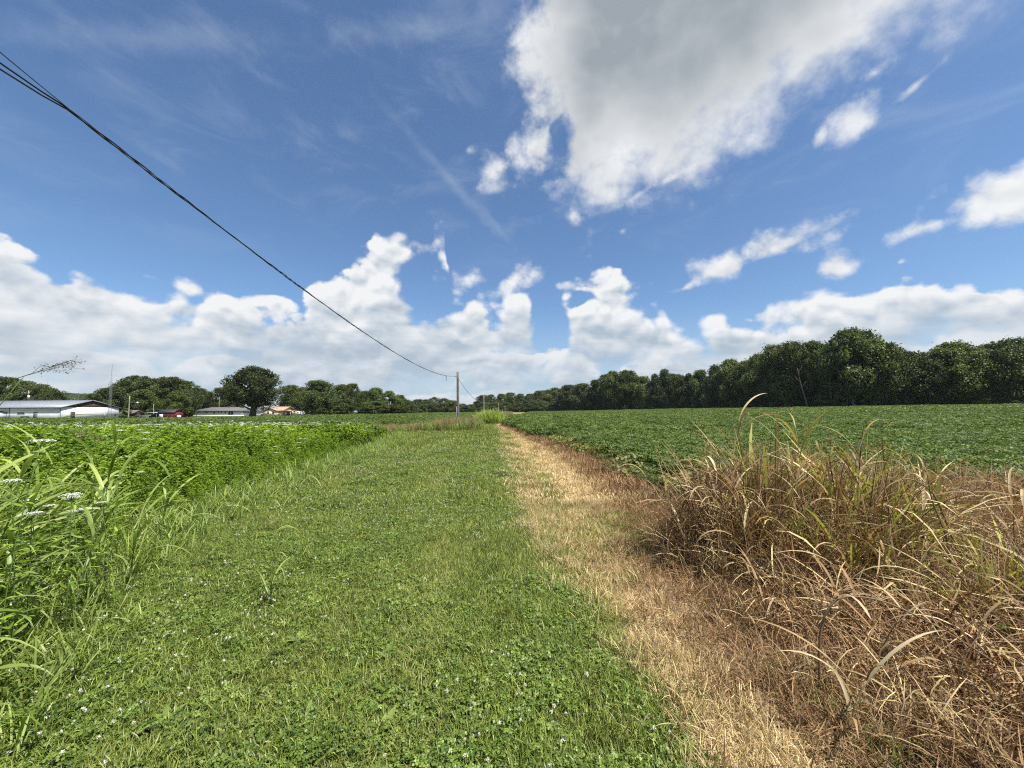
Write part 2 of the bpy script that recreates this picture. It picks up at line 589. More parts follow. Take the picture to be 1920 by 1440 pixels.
def scatter(name, label, cat, protos, x, y, scale, idx=None, tilt=0.12, z=None, rng=RNG, zscale=None, rotz=None):
    """one object whose geometry-nodes tree sets copies of a few small plants on the given points"""
    global _scat
    _scat += 1
    n = len(x)
    pc = bpy.data.collections.new('plants_%02d' % _scat)
    for i, me in enumerate(protos):
        pc.objects.link(bpy.data.objects.new('plant_%02d_%02d' % (_scat, i), me))
    zz = H(x, y) if z is None else z
    me = bpy.data.meshes.new(name)
    me.vertices.add(n)
    me.vertices.foreach_set('co', np.stack([x, y, zz], 1).astype(np.float32).ravel())
    sc = np.broadcast_to(np.asarray(scale, float), (n,))
    zs = sc if zscale is None else sc * zscale
    rz = rng.uniform(0, 2 * np.pi, n) if rotz is None else rotz
    rot = np.stack([rng.normal(0, tilt, n), rng.normal(0, tilt, n), rz], 1)
    a = me.attributes.new('rot', 'FLOAT_VECTOR', 'POINT')
    a.data.foreach_set('vector', rot.astype(np.float32).ravel())
    a = me.attributes.new('scl', 'FLOAT_VECTOR', 'POINT')
    a.data.foreach_set('vector', np.stack([sc, sc, zs], 1).astype(np.float32).ravel())
    a = me.attributes.new('idx', 'INT', 'POINT')
    ii = rng.integers(0, len(protos), n) if idx is None else idx
    a.data.foreach_set('value', ii.astype(np.int32))
    o = link(name, me)
    ng = bpy.data.node_groups.new('set_' + name, 'GeometryNodeTree')
    ng.interface.new_socket('Geometry', in_out='INPUT', socket_type='NodeSocketGeometry')
    ng.interface.new_socket('Geometry', in_out='OUTPUT', socket_type='NodeSocketGeometry')
    gi = ng.nodes.new('NodeGroupInput')
    go = ng.nodes.new('NodeGroupOutput')
    ci = ng.nodes.new('GeometryNodeCollectionInfo')
    ci.inputs['Collection'].default_value = pc
    ci.inputs['Separate Children'].default_value = True
    ci.inputs['Reset Children'].default_value = True
    ip = ng.nodes.new('GeometryNodeInstanceOnPoints')
    ip.inputs['Pick Instance'].default_value = True

    def named(nm, ty):
        q = ng.nodes.new('GeometryNodeInputNamedAttribute')
        q.data_type = ty
        q.inputs['Name'].default_value = nm
        return q.outputs['Attribute']
    er = ng.nodes.new('FunctionNodeEulerToRotation')
    L = ng.links
    L.new(named('rot', 'FLOAT_VECTOR'), er.inputs[0])
    L.new(gi.outputs[0], ip.inputs['Points'])
    L.new(ci.outputs[0], ip.inputs['Instance'])
    L.new(named('idx', 'INT'), ip.inputs['Instance Index'])
    L.new(er.outputs[0], ip.inputs['Rotation'])
    L.new(named('scl', 'FLOAT_VECTOR'), ip.inputs['Scale'])
    L.new(ip.outputs[0], go.inputs[0])
    md = o.modifiers.new('set_plants', 'NODES')
    md.node_group = ng
    return tag(o, label, cat, kind='stuff')


def jgrid(x0, x1, y0, y1, step, rng=RNG):
    """jittered grid of points"""
    gx, gy = np.meshgrid(np.arange(x0, x1, step), np.arange(y0, y1, step))
    x = gx.ravel() + rng.uniform(-.5, .5, gx.size) * step
    y = gy.ravel() + rng.uniform(-.5, .5, gx.size) * step
    return x, y


def vnoise(x, y, s, seed=0):
    """cheap smooth value noise in 0..1"""
    r = np.random.default_rng(seed).random((64, 64))
    X = np.asarray(x) * s
    Y = np.asarray(y) * s
    i = np.floor(X).astype(int)
    j = np.floor(Y).astype(int)
    fx = S(X - i)
    fy = S(Y - j)
    g = lambda a, b: r[a % 64, b % 64]
    return (g(i, j) * (1 - fx) + g(i + 1, j) * fx) * (1 - fy) + (g(i, j + 1) * (1 - fx) + g(i + 1, j + 1) * fx) * fy


# ---------------------------------------------------------------- plan of the place (metres, eye at the origin, +Y ahead)
def pl(pts):
    a = np.array(pts, float)
    return lambda q: np.interp(q, a[:, 0], a[:, 1])


path_left = pl([(-6, .7), (1.7, .76), (2.3, .76), (2.94, .63), (4, .47), (5.9, .22), (11.2, .05), (18.6, -.30), (28, -.85), (37, -1.5), (50, -2.6), (90, -6)])
path_right = pl([(-6, 2.2), (3, 2.0), (5, 2.3), (6.6, 2.62), (7.45, 2.5), (10.2, 2.4), (14.9, 2.02), (22.4, 1.2), (30, .3), (37, -.5), (50, -1.5), (90, -4.6)])
weed_edge = pl([(-4, -2.3), (1, -2.5), (2.3, -2.9), (3.4, -3.7), (5, -4.5), (6.6, -4.8), (8, -4.9), (11.2, -5.1), (17, -5.6), (24, -6.9), (28, -8.8), (31, -11.5)])
wood_edge = pl([(-60, 150), (60, 142), (90, 132), (103, 123), (112, 100), (140, 92), (175, 92), (205, 82), (230, 62), (300, 40), (380, 12), (420, -10)])


def sheet(name, xl, xr, ys, nx, lift, mat):
    """a strip of land between two edge lines, following the ground"""
    V = []
    for yy in ys:
        a, b = float(xl(yy)), float(xr(yy))
        xx = a + (b - a) * np.linspace(0, 1, nx) ** 1.0
        V.append(np.stack([xx, np.full(nx, yy), H(xx, np.full(nx, yy)) + lift], 1))
    V = np.concatenate(V)
    i = np.arange(len(ys) - 1)[:, None] * nx
    j = np.arange(nx - 1)[None]
    q = np.stack([i + j, i + j + 1, i + nx + j + 1, i + nx + j], -1).reshape(-1, 4)
    g = G()
    g.add(V, q)
    return struct(name, g.mesh(name, mat, True))


def ground_mat(name, a, b, c, s1=0.7, s2=9.0, bump=0.4):
    m, T, out = mat_new(name)
    geo = T.n.new('ShaderNodeNewGeometry')
    P = geo.outputs['Position']
    n1 = T.noise(P, s1, 5, 0.6)
    n2 = T.noise(P, s2, 6, 0.65)
    col = T.mix(T.smooth(n1, 0.35, 0.65), a, b)
    col = T.mix(T.smooth(n2, 0.45, 0.75), col, c)
    p = pbsdf(T, col, 0.95, 0.1)
    bm = T.n.new('ShaderNodeBump')
    bm.inputs['Strength'].default_value = bump
    bm.inputs['Distance'].default_value = 0.03
    T.put(bm.inputs['Height'], n2)
    T.l.new(bm.outputs[0], p.inputs['Normal'])
    T.l.new(p.outputs[0], out.inputs[0])
    return m


M_turf = ground_mat('turf_soil', (.034, .042, .016), (.046, .048, .020), (.026, .023, .013))
M_path = ground_mat('dry_path', (.34, .26, .145), (.27, .19, .105), (.42, .33, .19), 1.1, 14.0)
M_soil = ground_mat('field_soil', (.030, .045, .018), (.040, .055, .022), (.06, .05, .03), 0.4, 5.0)
M_mown = ground_mat('mown_grass', (.085, .105, .032), (.14, .13, .05), (.065, .09, .028), 0.06, 1.2, 0.2)
M_litter = ground_mat('dark_litter', (.085, .058, .036), (.055, .038, .024), (.13, .09, .05), 1.2, 12.0)
M_tan = ground_mat('tan_verge', (.22, .18, .085), (.16, .15, .06), (.26, .21, .11), 0.2, 2.0, 0.2)


def build_land():
    # the ground: one sheet to the horizon
    def axis(m):
        a = np.concatenate([np.linspace(0, 12, 25)[:-1], np.geomspace(12, m, 34)])
        return np.concatenate([-a[:0:-1], a])
    ax, ay = axis(1600), axis(1600)
    X, Y = np.meshgrid(ax, ay)
    V = np.stack([X.ravel(), Y.ravel(), H(X, Y).ravel()], 1)
    n = len(ax)
    i = np.arange(len(ay) - 1)[:, None] * n
    j = np.arange(n - 1)[None]
    g = G()
    g.add(V, np.stack([i + j, i + j + 1, i + n + j + 1, i + n + j], -1).reshape(-1, 4))
    struct('ground', g.mesh('ground', M_turf, True))
    ys = np.concatenate([np.linspace(-5, 10, 40), np.linspace(10.5, 90, 60)])
    sheet('path', path_left, lambda q: path_right(q) + 0.1, ys, 12, 0.012, M_path)
    ys = np.linspace(-5, 8.2, 40)
    sheet('verge', lambda q: path_right(q) - .5, lambda q: 16, ys, 40, 0.017, M_litter)
    ys = np.concatenate([np.linspace(4, 30, 30), np.linspace(32, 380, 60)])
    sheet('field', lambda q: path_right(min(q, 90)) + 0.15, lambda q: wood_edge(q) - 4, ys, 60, 0.022, M_soil)
    ys = np.linspace(37, 300, 60)
    sheet('field', lambda q: -220, lambda q: -4.5 - 0.06 * (q - 37), ys, 60, 0.022, M_soil)
    ys = np.linspace(80, 300, 40)
    sheet('lawn', lambda q: -330, lambda q: np.interp(q, [80, 120, 180, 240, 300], [-62, -62, -66, -72, -72]), ys, 40, 0.045, M_mown)
    # mown headland in front of the wood and the tan verge by the far poles
    ys = np.linspace(60, 300, 40)
    sheet('verge', lambda q: wood_edge(q) - 9, lambda q: wood_edge(q) + 3, ys, 6, 0.05, M_mown)
    ys = np.linspace(100, 330, 30)
    sheet('verge', lambda q: -8 - (q - 100) * .012, lambda q: 4 + (q - 100) * .03, ys, 6, 0.06, M_tan)


build_land()


# ---------------------------------------------------------------- trees
M_bark = flat_mat('bark', (.14, .115, .09), (.065, .052, .042), 6.0, 0.95, 0.1, bump=0.5, stretch=(3, 3, .6))
M_paleb = flat_mat('pale_bark', (.20, .18, .15), (.10, .088, .072), 5.0, 0.9, 0.1, bump=0.4, stretch=(3, 3, .6))
M_tree = [leaf_mat('oak_leaves', (.026, .042, .009), (.140, .175, .042), 0.28, 0.5, 0.25, 0.34),
          leaf_mat('maple_leaves', (.022, .037, .009), (.112, .146, .038), 0.26, 0.5, 0.25, 0.32),
          leaf_mat('pine_leaves', (.024, .038, .010), (.100, .132, .038), 0.22, 0.5, 0.25, 0.40),
          leaf_mat('poplar_leaves', (.030, .048, .010), (.160, .195, .050), 0.30, 0.5, 0.25, 0.34),
          leaf_mat('shrub_leaves', (.028, .048, .009), (.140, .180, .042), 0.30, 0.5, 0.25, 0.35)]


def grow_tree(seed, style, nleaf, leaf):
    """a unit tree: 1 m tall and 1 m wide, to be scaled. returns trunk mesh, crown mesh"""
    rng = np.random.default_rng(seed)
    cb = {0: .08, 1: .04, 2: .10, 3: .20, 4: .0, 5: .25}[style]            # where the crown starts
    nl = {0: 70, 1: 95, 2: 50, 3: 62, 4: 26, 5: 84}[style]
    cz, rz = (1 + cb) / 2, (1 - cb) / 2
    C, Rd = [], []
    for k in range(nl):
        f = (k + rng.random()) / nl                     # height in the crown
        if style == 2:
            rad = 0.5 * (1 - f) ** 0.8 + 0.07
        elif style == 3:
            rad = 0.5 * (math.sin(math.pi * min(1, f * 0.78 + .16))) ** 0.8
        elif style == 4:
            rad = 0.5 * math.sqrt(max(0, 1 - (f * 0.95) ** 2))
        else:
            rad = 0.5 * math.sqrt(max(0.02, 1 - (2 * (f ** .85) - 1) ** 2)) * (0.96 + .1 * rng.random())
        a = rng.uniform(0, 2 * np.pi)
        q = rad * math.sqrt(rng.uniform(.25, 1.0))
        lr = rng.uniform(.065, .175) * (1.15 - .35 * f)
        rad *= 1 + .22 * math.sin(3 * f * math.pi + seed) * math.cos(seed * 1.7 + f * 5)
        q = max(0, q - lr * .55)
        z = cb + (1 - cb) * f
        z = min(z, 1 - lr * .62)
        C.append((q * math.cos(a), q * math.sin(a), z))
        Rd.append(lr)
    C, Rd = np.array(C), np.array(Rd)
    if style == 5:
        Rd = Rd * rng.uniform(.8, 1.3, nl)
        C[:, 0] *= 1.08
        C[:, 2] += .05 * np.sin(C[:, 0] * 9 + 1) + .03 * np.sin(C[:, 1] * 11)
    ltint = rng.uniform(0, .55, nl)
    w = Rd ** 2
    k = rng.choice(nl, nleaf, p=w / w.sum())
    dv = rng.normal(size=(nleaf, 3))
    dv[:, 2] += 0.25
    dv /= np.linalg.norm(dv, axis=1)[:, None]
    rr = Rd[k] * (rng.uniform(.45, 1.08, nleaf) ** .6) * (1 + .22 * np.sin(dv[:, 0] * 7 + k) * np.cos(dv[:, 1] * 6 + 2 * k))
    far = rng.random(nleaf) < .07                       # twigs that stick out of the outline
    rr = np.where(far, rr * rng.uniform(1.0, 1.55, nleaf), rr)
    P = C[k] + dv * rr[:, None] * np.array([1.0, 1.0, .62 if style in (1, 5) else .75])
    Nn = dv * .8 + rng.normal(size=(nleaf, 3)) * .75 + np.array([0, 0, .45])
    g = G()
    g.leaves(P, Nn, leaf * rng.uniform(.55, 1.3, nleaf), .72, np.clip(ltint[k] + rng.uniform(0, .5, nleaf), 0, 1), rng)
    # dense heart of the crown
    m = nleaf // 5
    k = rng.choice(nl, m, p=w / w.sum())
    P = C[k] * np.array([.86, .86, 1.0]) + rng.normal(size=(m, 3)) * (Rd[k] * .33)[:, None]
    P[:, 2] = np.clip(P[:, 2], cb, .97)
    g.leaves(P, rng.normal(size=(m, 3)), leaf * rng.uniform(1.4, 2.4, m), .8, rng.uniform(0, .5, m), rng)
    crown = g.mesh('crown', M_tree[{5: 1}.get(style, style)])
    t = G()
    top = {0: .72, 1: .68, 2: .94, 3: .82, 4: .55, 5: .7}[style]
    zz = np.linspace(0, top, 8)
    bx = np.cumsum(rng.normal(0, .008, 8))
    by = np.cumsum(rng.normal(0, .008, 8))
    tr = {0: .030, 1: .030, 2: .018, 3: .022, 4: .014, 5: .048}[style]
    t.tube(np.stack([bx, by, zz], 1), tr * (1.25 - zz / top) + .003, 7)
    for q in rng.choice(nl, min(nl, 12), replace=False):
        zc = C[q][2]
        b0 = max(.05, zc - rng.uniform(.16, .3))
        i = min(7, int(b0 / top * 7))
        s0 = np.array([bx[i], by[i], min(b0, top)])
        mid = (s0 + C[q]) / 2 + np.array([0, 0, -.02])
        t.tube(np.stack([s0, mid, C[q]]), [tr * .42, tr * .28, tr * .08], 5)
    trunk = t.mesh('trunk', M_paleb if style == 3 else M_bark, True)
    return trunk, crown


TREES = {}
for st, nleaf, leaf in ((0, 17000, .028), (1, 21000, .026), (2, 11000, .028), (3, 15000, .028), (4, 5000, .054), (5, 24000, .026)):
    TREES[st] = [grow_tree(100 * st + q, st, nleaf, leaf) for q in range({2: 3, 5: 1, 4: 3}.get(st, 5))]
_tn = 0


def tree(name, label, x, y, h, w, style, group=None, rz=None, lean=(0, 0), cat='tree', var=None):
    global _tn
    _tn += 1
    v = TREES[style]
    tr, cr = v[_tn % len(v)] if var is None else v[var]
    o = thing(name, label, cat, (x, y, float(H(x, y)) - .1), 0, group)
    o.rotation_euler = (lean[0], lean[1], (_tn * 2.399) % 6.283 if rz is None else rz)
    o.scale = (w, w, h)
    link('trunk', tr, o)
    link('crown', cr, o)
    return o


RIGHT = [(37.5, 330, 20.5, 15.6, 0), (44.9, 300, 20.5, 13.3, 0), (51.1, 275, 20.2, 13.0, 1), (56.6, 255, 20.8, 12.0, 0), (61.5, 236, 24.3, 11.8, 3), (69.5, 232, 24.3, 12.2, 3), (76.8, 226, 19.7, 10.7, 0), (81.8, 220, 20.6, 9.2, 2), (85.5, 214, 22.6, 10.1, 2), (90.0, 208, 19.0, 9.8, 0), (93.5, 203, 19.0, 7.9, 2), (96.8, 196, 19.9, 9.2, 0), (98.8, 186, 21.4, 9.8, 2), (101.7, 178, 22.9, 9.9, 3), (104.2, 170, 21.1, 9.9, 0), (103.0, 158, 22.9, 9.6, 3), (100.4, 146, 24.2, 9.3, 3), (100.0, 136, 23.8, 9.4, 0), (102.4, 130, 22.7, 9.4, 3), (103.5, 124, 19.9, 9.3, 0), (103.0, 116, 24.1, 10.6, 3), (107.5, 114, 20.5, 9.5, 3), (110.0, 112, 19.1, 8.7, 0), (115.0, 112, 16.8, 9.3, 1), (118.7, 110, 15.4, 9.2, 0), (121.0, 108, 16.3, 8.7, 1), (124.1, 107, 18.3, 9.5, 3), (128.2, 106, 16.8, 9.7, 0), (131.0, 104, 17.6, 9.2, 1), (135.4, 103, 18.5, 10.3, 0), (140.1, 101, 18.9, 10.4, 3), (145.5, 99, 18.2, 10.4, 0)]
RBACK = [(35.3, 341.0, 16.4, 16.9, 3), (46.5, 312.8, 16.8, 14.6, 1), (51.4, 291.0, 18.9, 14.4, 1), (59.5, 266.2, 17.8, 13.2, 0), (62.9, 251.4, 24.1, 13.2, 1), (74.3, 240.5, 21.2, 13.3, 3), (77.5, 240.6, 16.6, 11.9, 1), (87.1, 235.0, 17.9, 10.3, 3), (93.6, 227.8, 21.2, 11.3, 3), (96.0, 223.0, 15.6, 11.0, 0), (94.3, 213.1, 17.2, 8.7, 3), (101.4, 206.4, 17.8, 10.2, 3), (107.9, 198.3, 19.9, 11.0, 1), (110.0, 191.5, 20.7, 11.2, 0), (115.0, 183.4, 18.7, 11.2, 0), (112.3, 170.3, 23.0, 10.9, 3), (107.5, 155.7, 23.1, 10.4, 3), (107.4, 147.9, 24.9, 10.8, 3), (116.5, 144.4, 24.4, 10.9, 1), (115.2, 135.4, 21.1, 10.6, 1), (116.3, 128.9, 26.1, 12.4, 0), (118.6, 126.4, 20.8, 11.0, 1), (120.3, 122.5, 18.2, 10.0, 0), (129.0, 127.6, 17.3, 11.1, 1), (132.3, 123.5, 16.1, 10.8, 1), (137.1, 123.2, 15.9, 10.4, 1), (136.4, 118.1, 17.8, 11.0, 3), (148.1, 121.8, 18.5, 11.7, 3), (147.2, 117.7, 18.0, 11.0, 1), (148.9, 113.4, 19.4, 11.9, 1), (155.5, 113.6, 20.0, 12.2, 0), (158.4, 108.1, 18.3, 12.0, 3)]
LHILL = [(-240.5, 170, 19.7, 14.1, 1), (-224.3, 165, 18.2, 13.7, 1), (-209.7, 160, 17.0, 12.4, 1), (-200.5, 158, 15.2, 11.0, 0), (-194.6, 158, 13.9, 10.1, 0), (-189.6, 158, 12.1, 8.3, 0)]
MASS = [(-151.8, 140, 9.0, 6.6, 1), (-145.1, 138, 10.8, 7.7, 1), (-142.1, 140, 13.2, 8.9, 1), (-139.4, 142, 15.7, 11.0, 1), (-136.1, 146, 14.9, 11.3, 1), (-124.3, 140, 14.8, 11.3, 1), (-127.7, 150, 14.3, 10.0, 1), (-152.7, 186, 13.7, 11.4, 1), (-152.3, 192, 11.1, 9.6, 0), (-122.9, 128, 9.5, 7.1, 0), (-117.1, 134, 8.9, 7.4, 0)]
MID = [(-140.6, 185, 13.6, 10.3, 0), (-139.1, 190, 16.0, 10.5, 0), (-109.4, 190, 15.0, 11.6, 0), (-107.9, 198, 14.4, 9.9, 0), (-85.4, 170, 15.6, 15.1, 1), (-80.8, 182, 14.5, 10.1, 3), (-77.4, 186, 15.2, 8.8, 3), (-67.4, 176, 11.1, 8.8, 0), (-61.8, 174, 12.4, 9.7, 0), (-56.8, 178, 11.1, 10.4, 0), (-54.2, 186, 9.4, 8.8, 0), (-53.3, 196, 7.4, 7.1, 0), (-69.2, 160, 6.9, 9.8, 0), (-57.7, 160, 5.9, 11.1, 0), (-51.3, 168, 4.9, 9.3, 0), (-84.9, 180, 8.4, 10.0, 0)]
FAR = [(-97.4, 360.1, 8.8, 11.2, 1), (-87.2, 359.4, 13.0, 10.4, 1), (-74.9, 337.4, 12.1, 11.6, 1), (-72.4, 360.1, 14.8, 10.9, 0), (-62.1, 349.6, 13.4, 9.7, 1), (-52.7, 345.6, 11.1, 8.5, 0), (-48.7, 373.9, 8.9, 9.4, 1), (-37.2, 343.9, 7.5, 9.0, 0), (-33.7, 362.1, 10.5, 8.9, 1), (-26.5, 347.9, 15.9, 11.4, 1), (-19.4, 367.4, 17.2, 9.0, 1), (-10.0, 361.0, 17.4, 10.3, 0), (-1.0, 366.5, 18.8, 12.5, 1), (7.6, 367.3, 17.6, 9.4, 1), (15.5, 348.6, 16.7, 8.6, 1), (24.2, 348.8, 19.5, 9.4, 1), (33.3, 353.6, 20.3, 9.5, 1), (-80.5, 310.9, 4.5, 6.9, 1), (-72.9, 317.6, 7.8, 7.2, 1), (-64.8, 315.2, 9.0, 8.0, 1), (-58.8, 319.3, 8.5, 10.5, 0), (-51.7, 319.8, 10.7, 9.6, 0), (-42.9, 315.9, 7.3, 7.1, 0), (-38.5, 317.0, 6.3, 8.9, 1), (-31.2, 310.4, 4.1, 7.3, 1), (-24.0, 311.6, 8.4, 7.3, 0), (-21.6, 320.1, 8.4, 10.0, 0), (-12.7, 313.8, 8.7, 9.6, 0), (-5.6, 314.1, 8.7, 8.6, 0), (4.2, 309.6, 7.9, 7.0, 1), (12.0, 310.0, 7.6, 8.6, 1), (16.6, 313.6, 9.7, 8.3, 1), (25.1, 312.9, 9.2, 7.4, 0), (33.8, 310.0, 8.5, 7.5, 1)]
ORD = ['first', 'second', 'third', 'fourth', 'fifth', 'sixth', 'seventh', 'eighth', 'ninth', 'tenth', 'eleventh', 'twelfth', 'thirteenth', 'fourteenth', 'fifteenth',
       'sixteenth', 'seventeenth', 'eighteenth', 'nineteenth', 'twentieth']
ORD += ['twenty-' + q for q in ORD[:9]] + ['thirtieth', 'thirty-first', 'thirty-second', 'thirty-third', 'thirty-fourth', 'thirty-fifth']
G_R = 'trees along the front of the right-hand wood'
for i, (x, y, h, w, s) in enumerate(RIGHT):
    lab = ['rounded leafy', 'broad dark', 'narrow spiky-topped', 'tall open-crowned'][s] + ' tree, %s from the left in the front row of the right wood' % ORD[i]
    if i == 20:
        lab = 'tallest tree of the wood on the right, its crown standing above all neighbours'
    if i == 4:
        lab = 'left one of two tall airy trees where the right wood drops low'
    if i == 5:
        lab = 'right one of two tall airy trees where the right wood drops low'
    tree('wood_tree', lab, x, y, h, w * 1.6, s, G_R)
for i, (x, y, h, w, s) in enumerate(RBACK):
    tree('wood_tree', 'tree of the right-hand wood standing behind its front row', x, y, h, w * 1.7, s, 'trees deeper in the right-hand wood')
# bare trunks that show in the gloom below the crowns
for x, y, h, lean in ((93.5, 122, 13, -.20), (98.5, 119, 11, .02), (101.2, 116.5, 11, .05)):
    lab = {-.20: 'slender bare trunk leaning left at the dark edge of the right wood'}.get(lean, 'slender upright bare trunk at the dark edge of the right wood')
    o = thing('bare_trunk', lab, 'tree trunk', (x, y, float(H(x, y)) - .1), 0, 'bare trunks at the edge of the right wood')
    g = G()
    zz = np.linspace(0, h, 7)
    g.tube(np.stack([lean * zz + .12 * np.sin(zz * .6), 0 * zz, zz], 1), .17 * (1.15 - zz / h) + .03, 7)
    link('trunk', g.mesh('trunk', M_paleb, True), o)
    g = G()
    for q in range(4):
        z0 = h * (.55 + .12 * q)
        a = q * 2.1
        g.tube([(lean * z0, 0, z0), (lean * z0 + .9 * math.cos(a), .9 * math.sin(a), z0 + .8), (lean * z0 + 1.5 * math.cos(a), 1.5 * math.sin(a), z0 + 2)], [.06, .04, .015], 5)
    link('branch', g.mesh('branch', M_paleb, True), o)
for i, (x, y, h, w, s) in enumerate(LHILL):
    tree('wood_tree', 'dark tree behind the long white building, %s from the left edge' % ORD[i], x, y, h, w * 1.3, s, 'trees behind the long white building')
for i, (x, y, h, w, s) in enumerate(MASS):
    tree('shade_tree', ['%s tree from the left in the rounded grove behind the red shed' % ORD[min(i, 8)], 'lower tree in front of the grove, behind the lamp pole', 'lower tree in front of the grove, right behind the red shed'][0 if i < 9 else i - 8], x, y, h, w * 1.25, s, 'trees of the grove behind the red shed')
ML = ['tree behind the white ranch house, left of the pair', 'tree behind the white ranch house, right of the pair',
      'dark tree behind the cream house, left of the pair', 'dark tree behind the cream house, right of the pair',
      'round broad tree standing alone behind the small white trailer']
for i, (x, y, h, w, s) in enumerate(MID):
    lab = ML[i] if i < 5 else 'dark tree, %s of the clump between the trailer and the nearest pole' % ORD[i - 5]
    tree('shade_tree', lab, x, y, h, w * 1.2, s, 'trees behind the houses')
for i, (x, y, h, w, s) in enumerate(FAR):
    tree('distant_tree', ('small distant tree, %s from the left in the far middle line' % ORD[i]) if i < 17 else 'low distant tree at the foot of the far middle line', x, y, h, w * 1.5, s, 'trees of the distant line in the middle')
# the great tree in front of the houses
tree('great_tree', 'biggest tree on the left, thick trunk, standing in front of the cream house', -94.3, 140, 17.8, 18.5, 5, var=0)
# a low willow-like round bush in front of the distant line
tree('round_bush', 'low round pale bush in front of the distant tree line', -69, 300, 7.0, 10, 4, cat='bush', var=0)
for i, (x, y, h, w) in enumerate(((-79, 160, 3.4, 6), (-70, 155, 4.0, 7), (-62, 160, 4.5, 7), (-54, 164, 4.2, 7), (-46.5, 170, 3.8, 6),
                                  (-128, 118, 2.6, 4), (-120, 120, 3.2, 4), (-113, 122, 3.0, 5))):
    tree('shrub', 'low dark shrub at the foot of the trees behind the houses', x, y, h, w, 4, 'shrubs under the trees on the left', cat='shrub')
# undergrowth along the wood edge
k = 0
for yy in np.arange(98, 330, 3.1):
    k += 1
    xx = float(np.interp(yy, [98, 103, 112, 116, 130, 158, 178, 203, 220, 236, 255, 300, 330], [137, 130, 108, 98, 96, 98, 97, 89, 78, 58, 53, 42, 34])) + RNG.uniform(-1.5, 2.5)
    tree('shrub', 'leafy shrub in the undergrowth along the right-hand wood', xx, yy, RNG.uniform(2.2, 5.2), RNG.uniform(4, 6.5), 4, 'shrubs along the right-hand wood', cat='shrub')
for i, u in enumerate(np.linspace(110, 140, 9)):
    tree('shrub', 'leafy shrub in the undergrowth along the right-hand wood', float(u), 114 - (u - 110) * .45 - 3, RNG.uniform(2, 4), RNG.uniform(4, 6), 4, 'shrubs along the right-hand wood', cat='shrub')


# young trees that close the gloom between the trunks
for i, (x, y, h, w, s) in enumerate(RIGHT):
    for q in range(2):
        dx, dy = (5 + 5 * q), (7 + 4 * q)
        tree('understorey_tree', 'young tree in the gloom under the right-hand wood', x + dx * .75 + RNG.uniform(-3, 3), y + dy * .8 + RNG.uniform(-2, 2), h * RNG.uniform(.34, .5), w * 1.2, 4 if q else 0,
             'young trees inside the right-hand wood')
# far wooded hills, a mass of crowns
def wooded_hill(label, x0, x1, y0, y1, prof, n, seed):
    rng = np.random.default_rng(seed)
    nx, ny = 40, 12
    X, Y = np.meshgrid(np.linspace(x0, x1, nx), np.linspace(y0, y1, ny))
    fz = lambda x, y: np.interp(x, *prof) * S((y - y0) / (y1 - y0) * 1.6) - 2
    V = np.stack([X.ravel(), Y.ravel(), fz(X, Y).ravel()], 1)
    i = np.arange(ny - 1)[:, None] * nx
    j = np.arange(nx - 1)[None]
    g = G()
    g.add(V, np.stack([i + j, i + j + 1, i + nx + j + 1, i + nx + j], -1).reshape(-1, 4))
    struct('hill', g.mesh('hill', M_turf, True))
    x = rng.uniform(x0, x1, n)
    y = y0 + (y1 - y0) * rng.uniform(0, 1, n) ** .8
    protos = []
    for q in range(3):
        gg = G()
        r = np.random.default_rng(900 + q)
        dv = r.normal(size=(420, 3))
        dv[:, 2] = np.abs(dv[:, 2])
        dv /= np.linalg.norm(dv, axis=1)[:, None]
        gg.leaves(dv * np.array([5.5, 5.5, 8]) * r.uniform(.8, 1.08, (420, 1)) + np.array([0, 0, 4]), dv + r.normal(size=(420, 3)) * .4, r.uniform(1.2, 2.6, 420), .8, r.uniform(0, 1, 420), r)
        protos.append(gg.mesh('crown_clump', M_tree[1]))
    scatter('hillside_wood', label, 'woodland', protos, x, y, rng.uniform(.8, 1.4, n), z=fz(x, y), rng=rng, tilt=.05)


wooded_hill('far blue-green wooded hill showing over the middle tree line', -60, 330, 560, 900,
            ([-60, -10, 30, 60, 85, 110, 150, 330], [0, 3, 17, 27, 30, 27, 22, 14]), 2600, 5)
wooded_hill('far wooded ridge showing above the roof of the long white building', -1150, -700, 700, 1000,
            ([-1150, -1000, -900, -800, -700], [40, 34, 28, 22, 10]), 2200, 6)

# ---------------------------------------------------------------- ground cover
M_grass = leaf_mat('lawn_grass', (.066, .106, .013), (.300, .350, .070), 0.24, 0.42, 0.4, 0.25, patch=(.25, .270, .070), pscale=.9, pstretch=(1.5, .22, 1))
M_clover = leaf_mat('clover_leaves', (.046, .092, .011), (.205, .275, .050), 0.22, 0.42, 0.4, 0.28)
M_clover_fl = leaf_mat('clover_flower', (.55, .50, .42), (.80, .78, .70), 0.25, 0.8, 0.1, 0.12, (1, 1, 1))
M_straw = leaf_mat('straw', (.30, .225, .10), (.76, .61, .32), 0.25, 0.6, 0.3, 0.25, (1.1, 1, .7))
M_dark_brown = leaf_mat('dark_dead_stalk', (.072, .040, .020), (.43, .280, .145), 0.2, 0.65, 0.25, 0.3, (1.1, .95, .7))
M_brown = leaf_mat('dead_brown', (.095, .050, .022), (.46, .300, .150), 0.22, 0.65, 0.25, 0.28, (1.1, .95, .7))
M_soy = leaf_mat('soybean_leaves', (.036, .072, .012), (.150, .200, .046), 0.24, 0.48, 0.22, 0.20)
M_soyy = leaf_mat('yellowed_soybean', (.10, .12, .03), (.26, .22, .08), 0.3, 0.5, 0.3, 0.2)
M_weed = leaf_mat('feathery_weed', (.095, .180, .014), (.350, .470, .062), 0.36, 0.55, 0.2, 0.18, patch=(.115, .210, .022), pscale=.5)
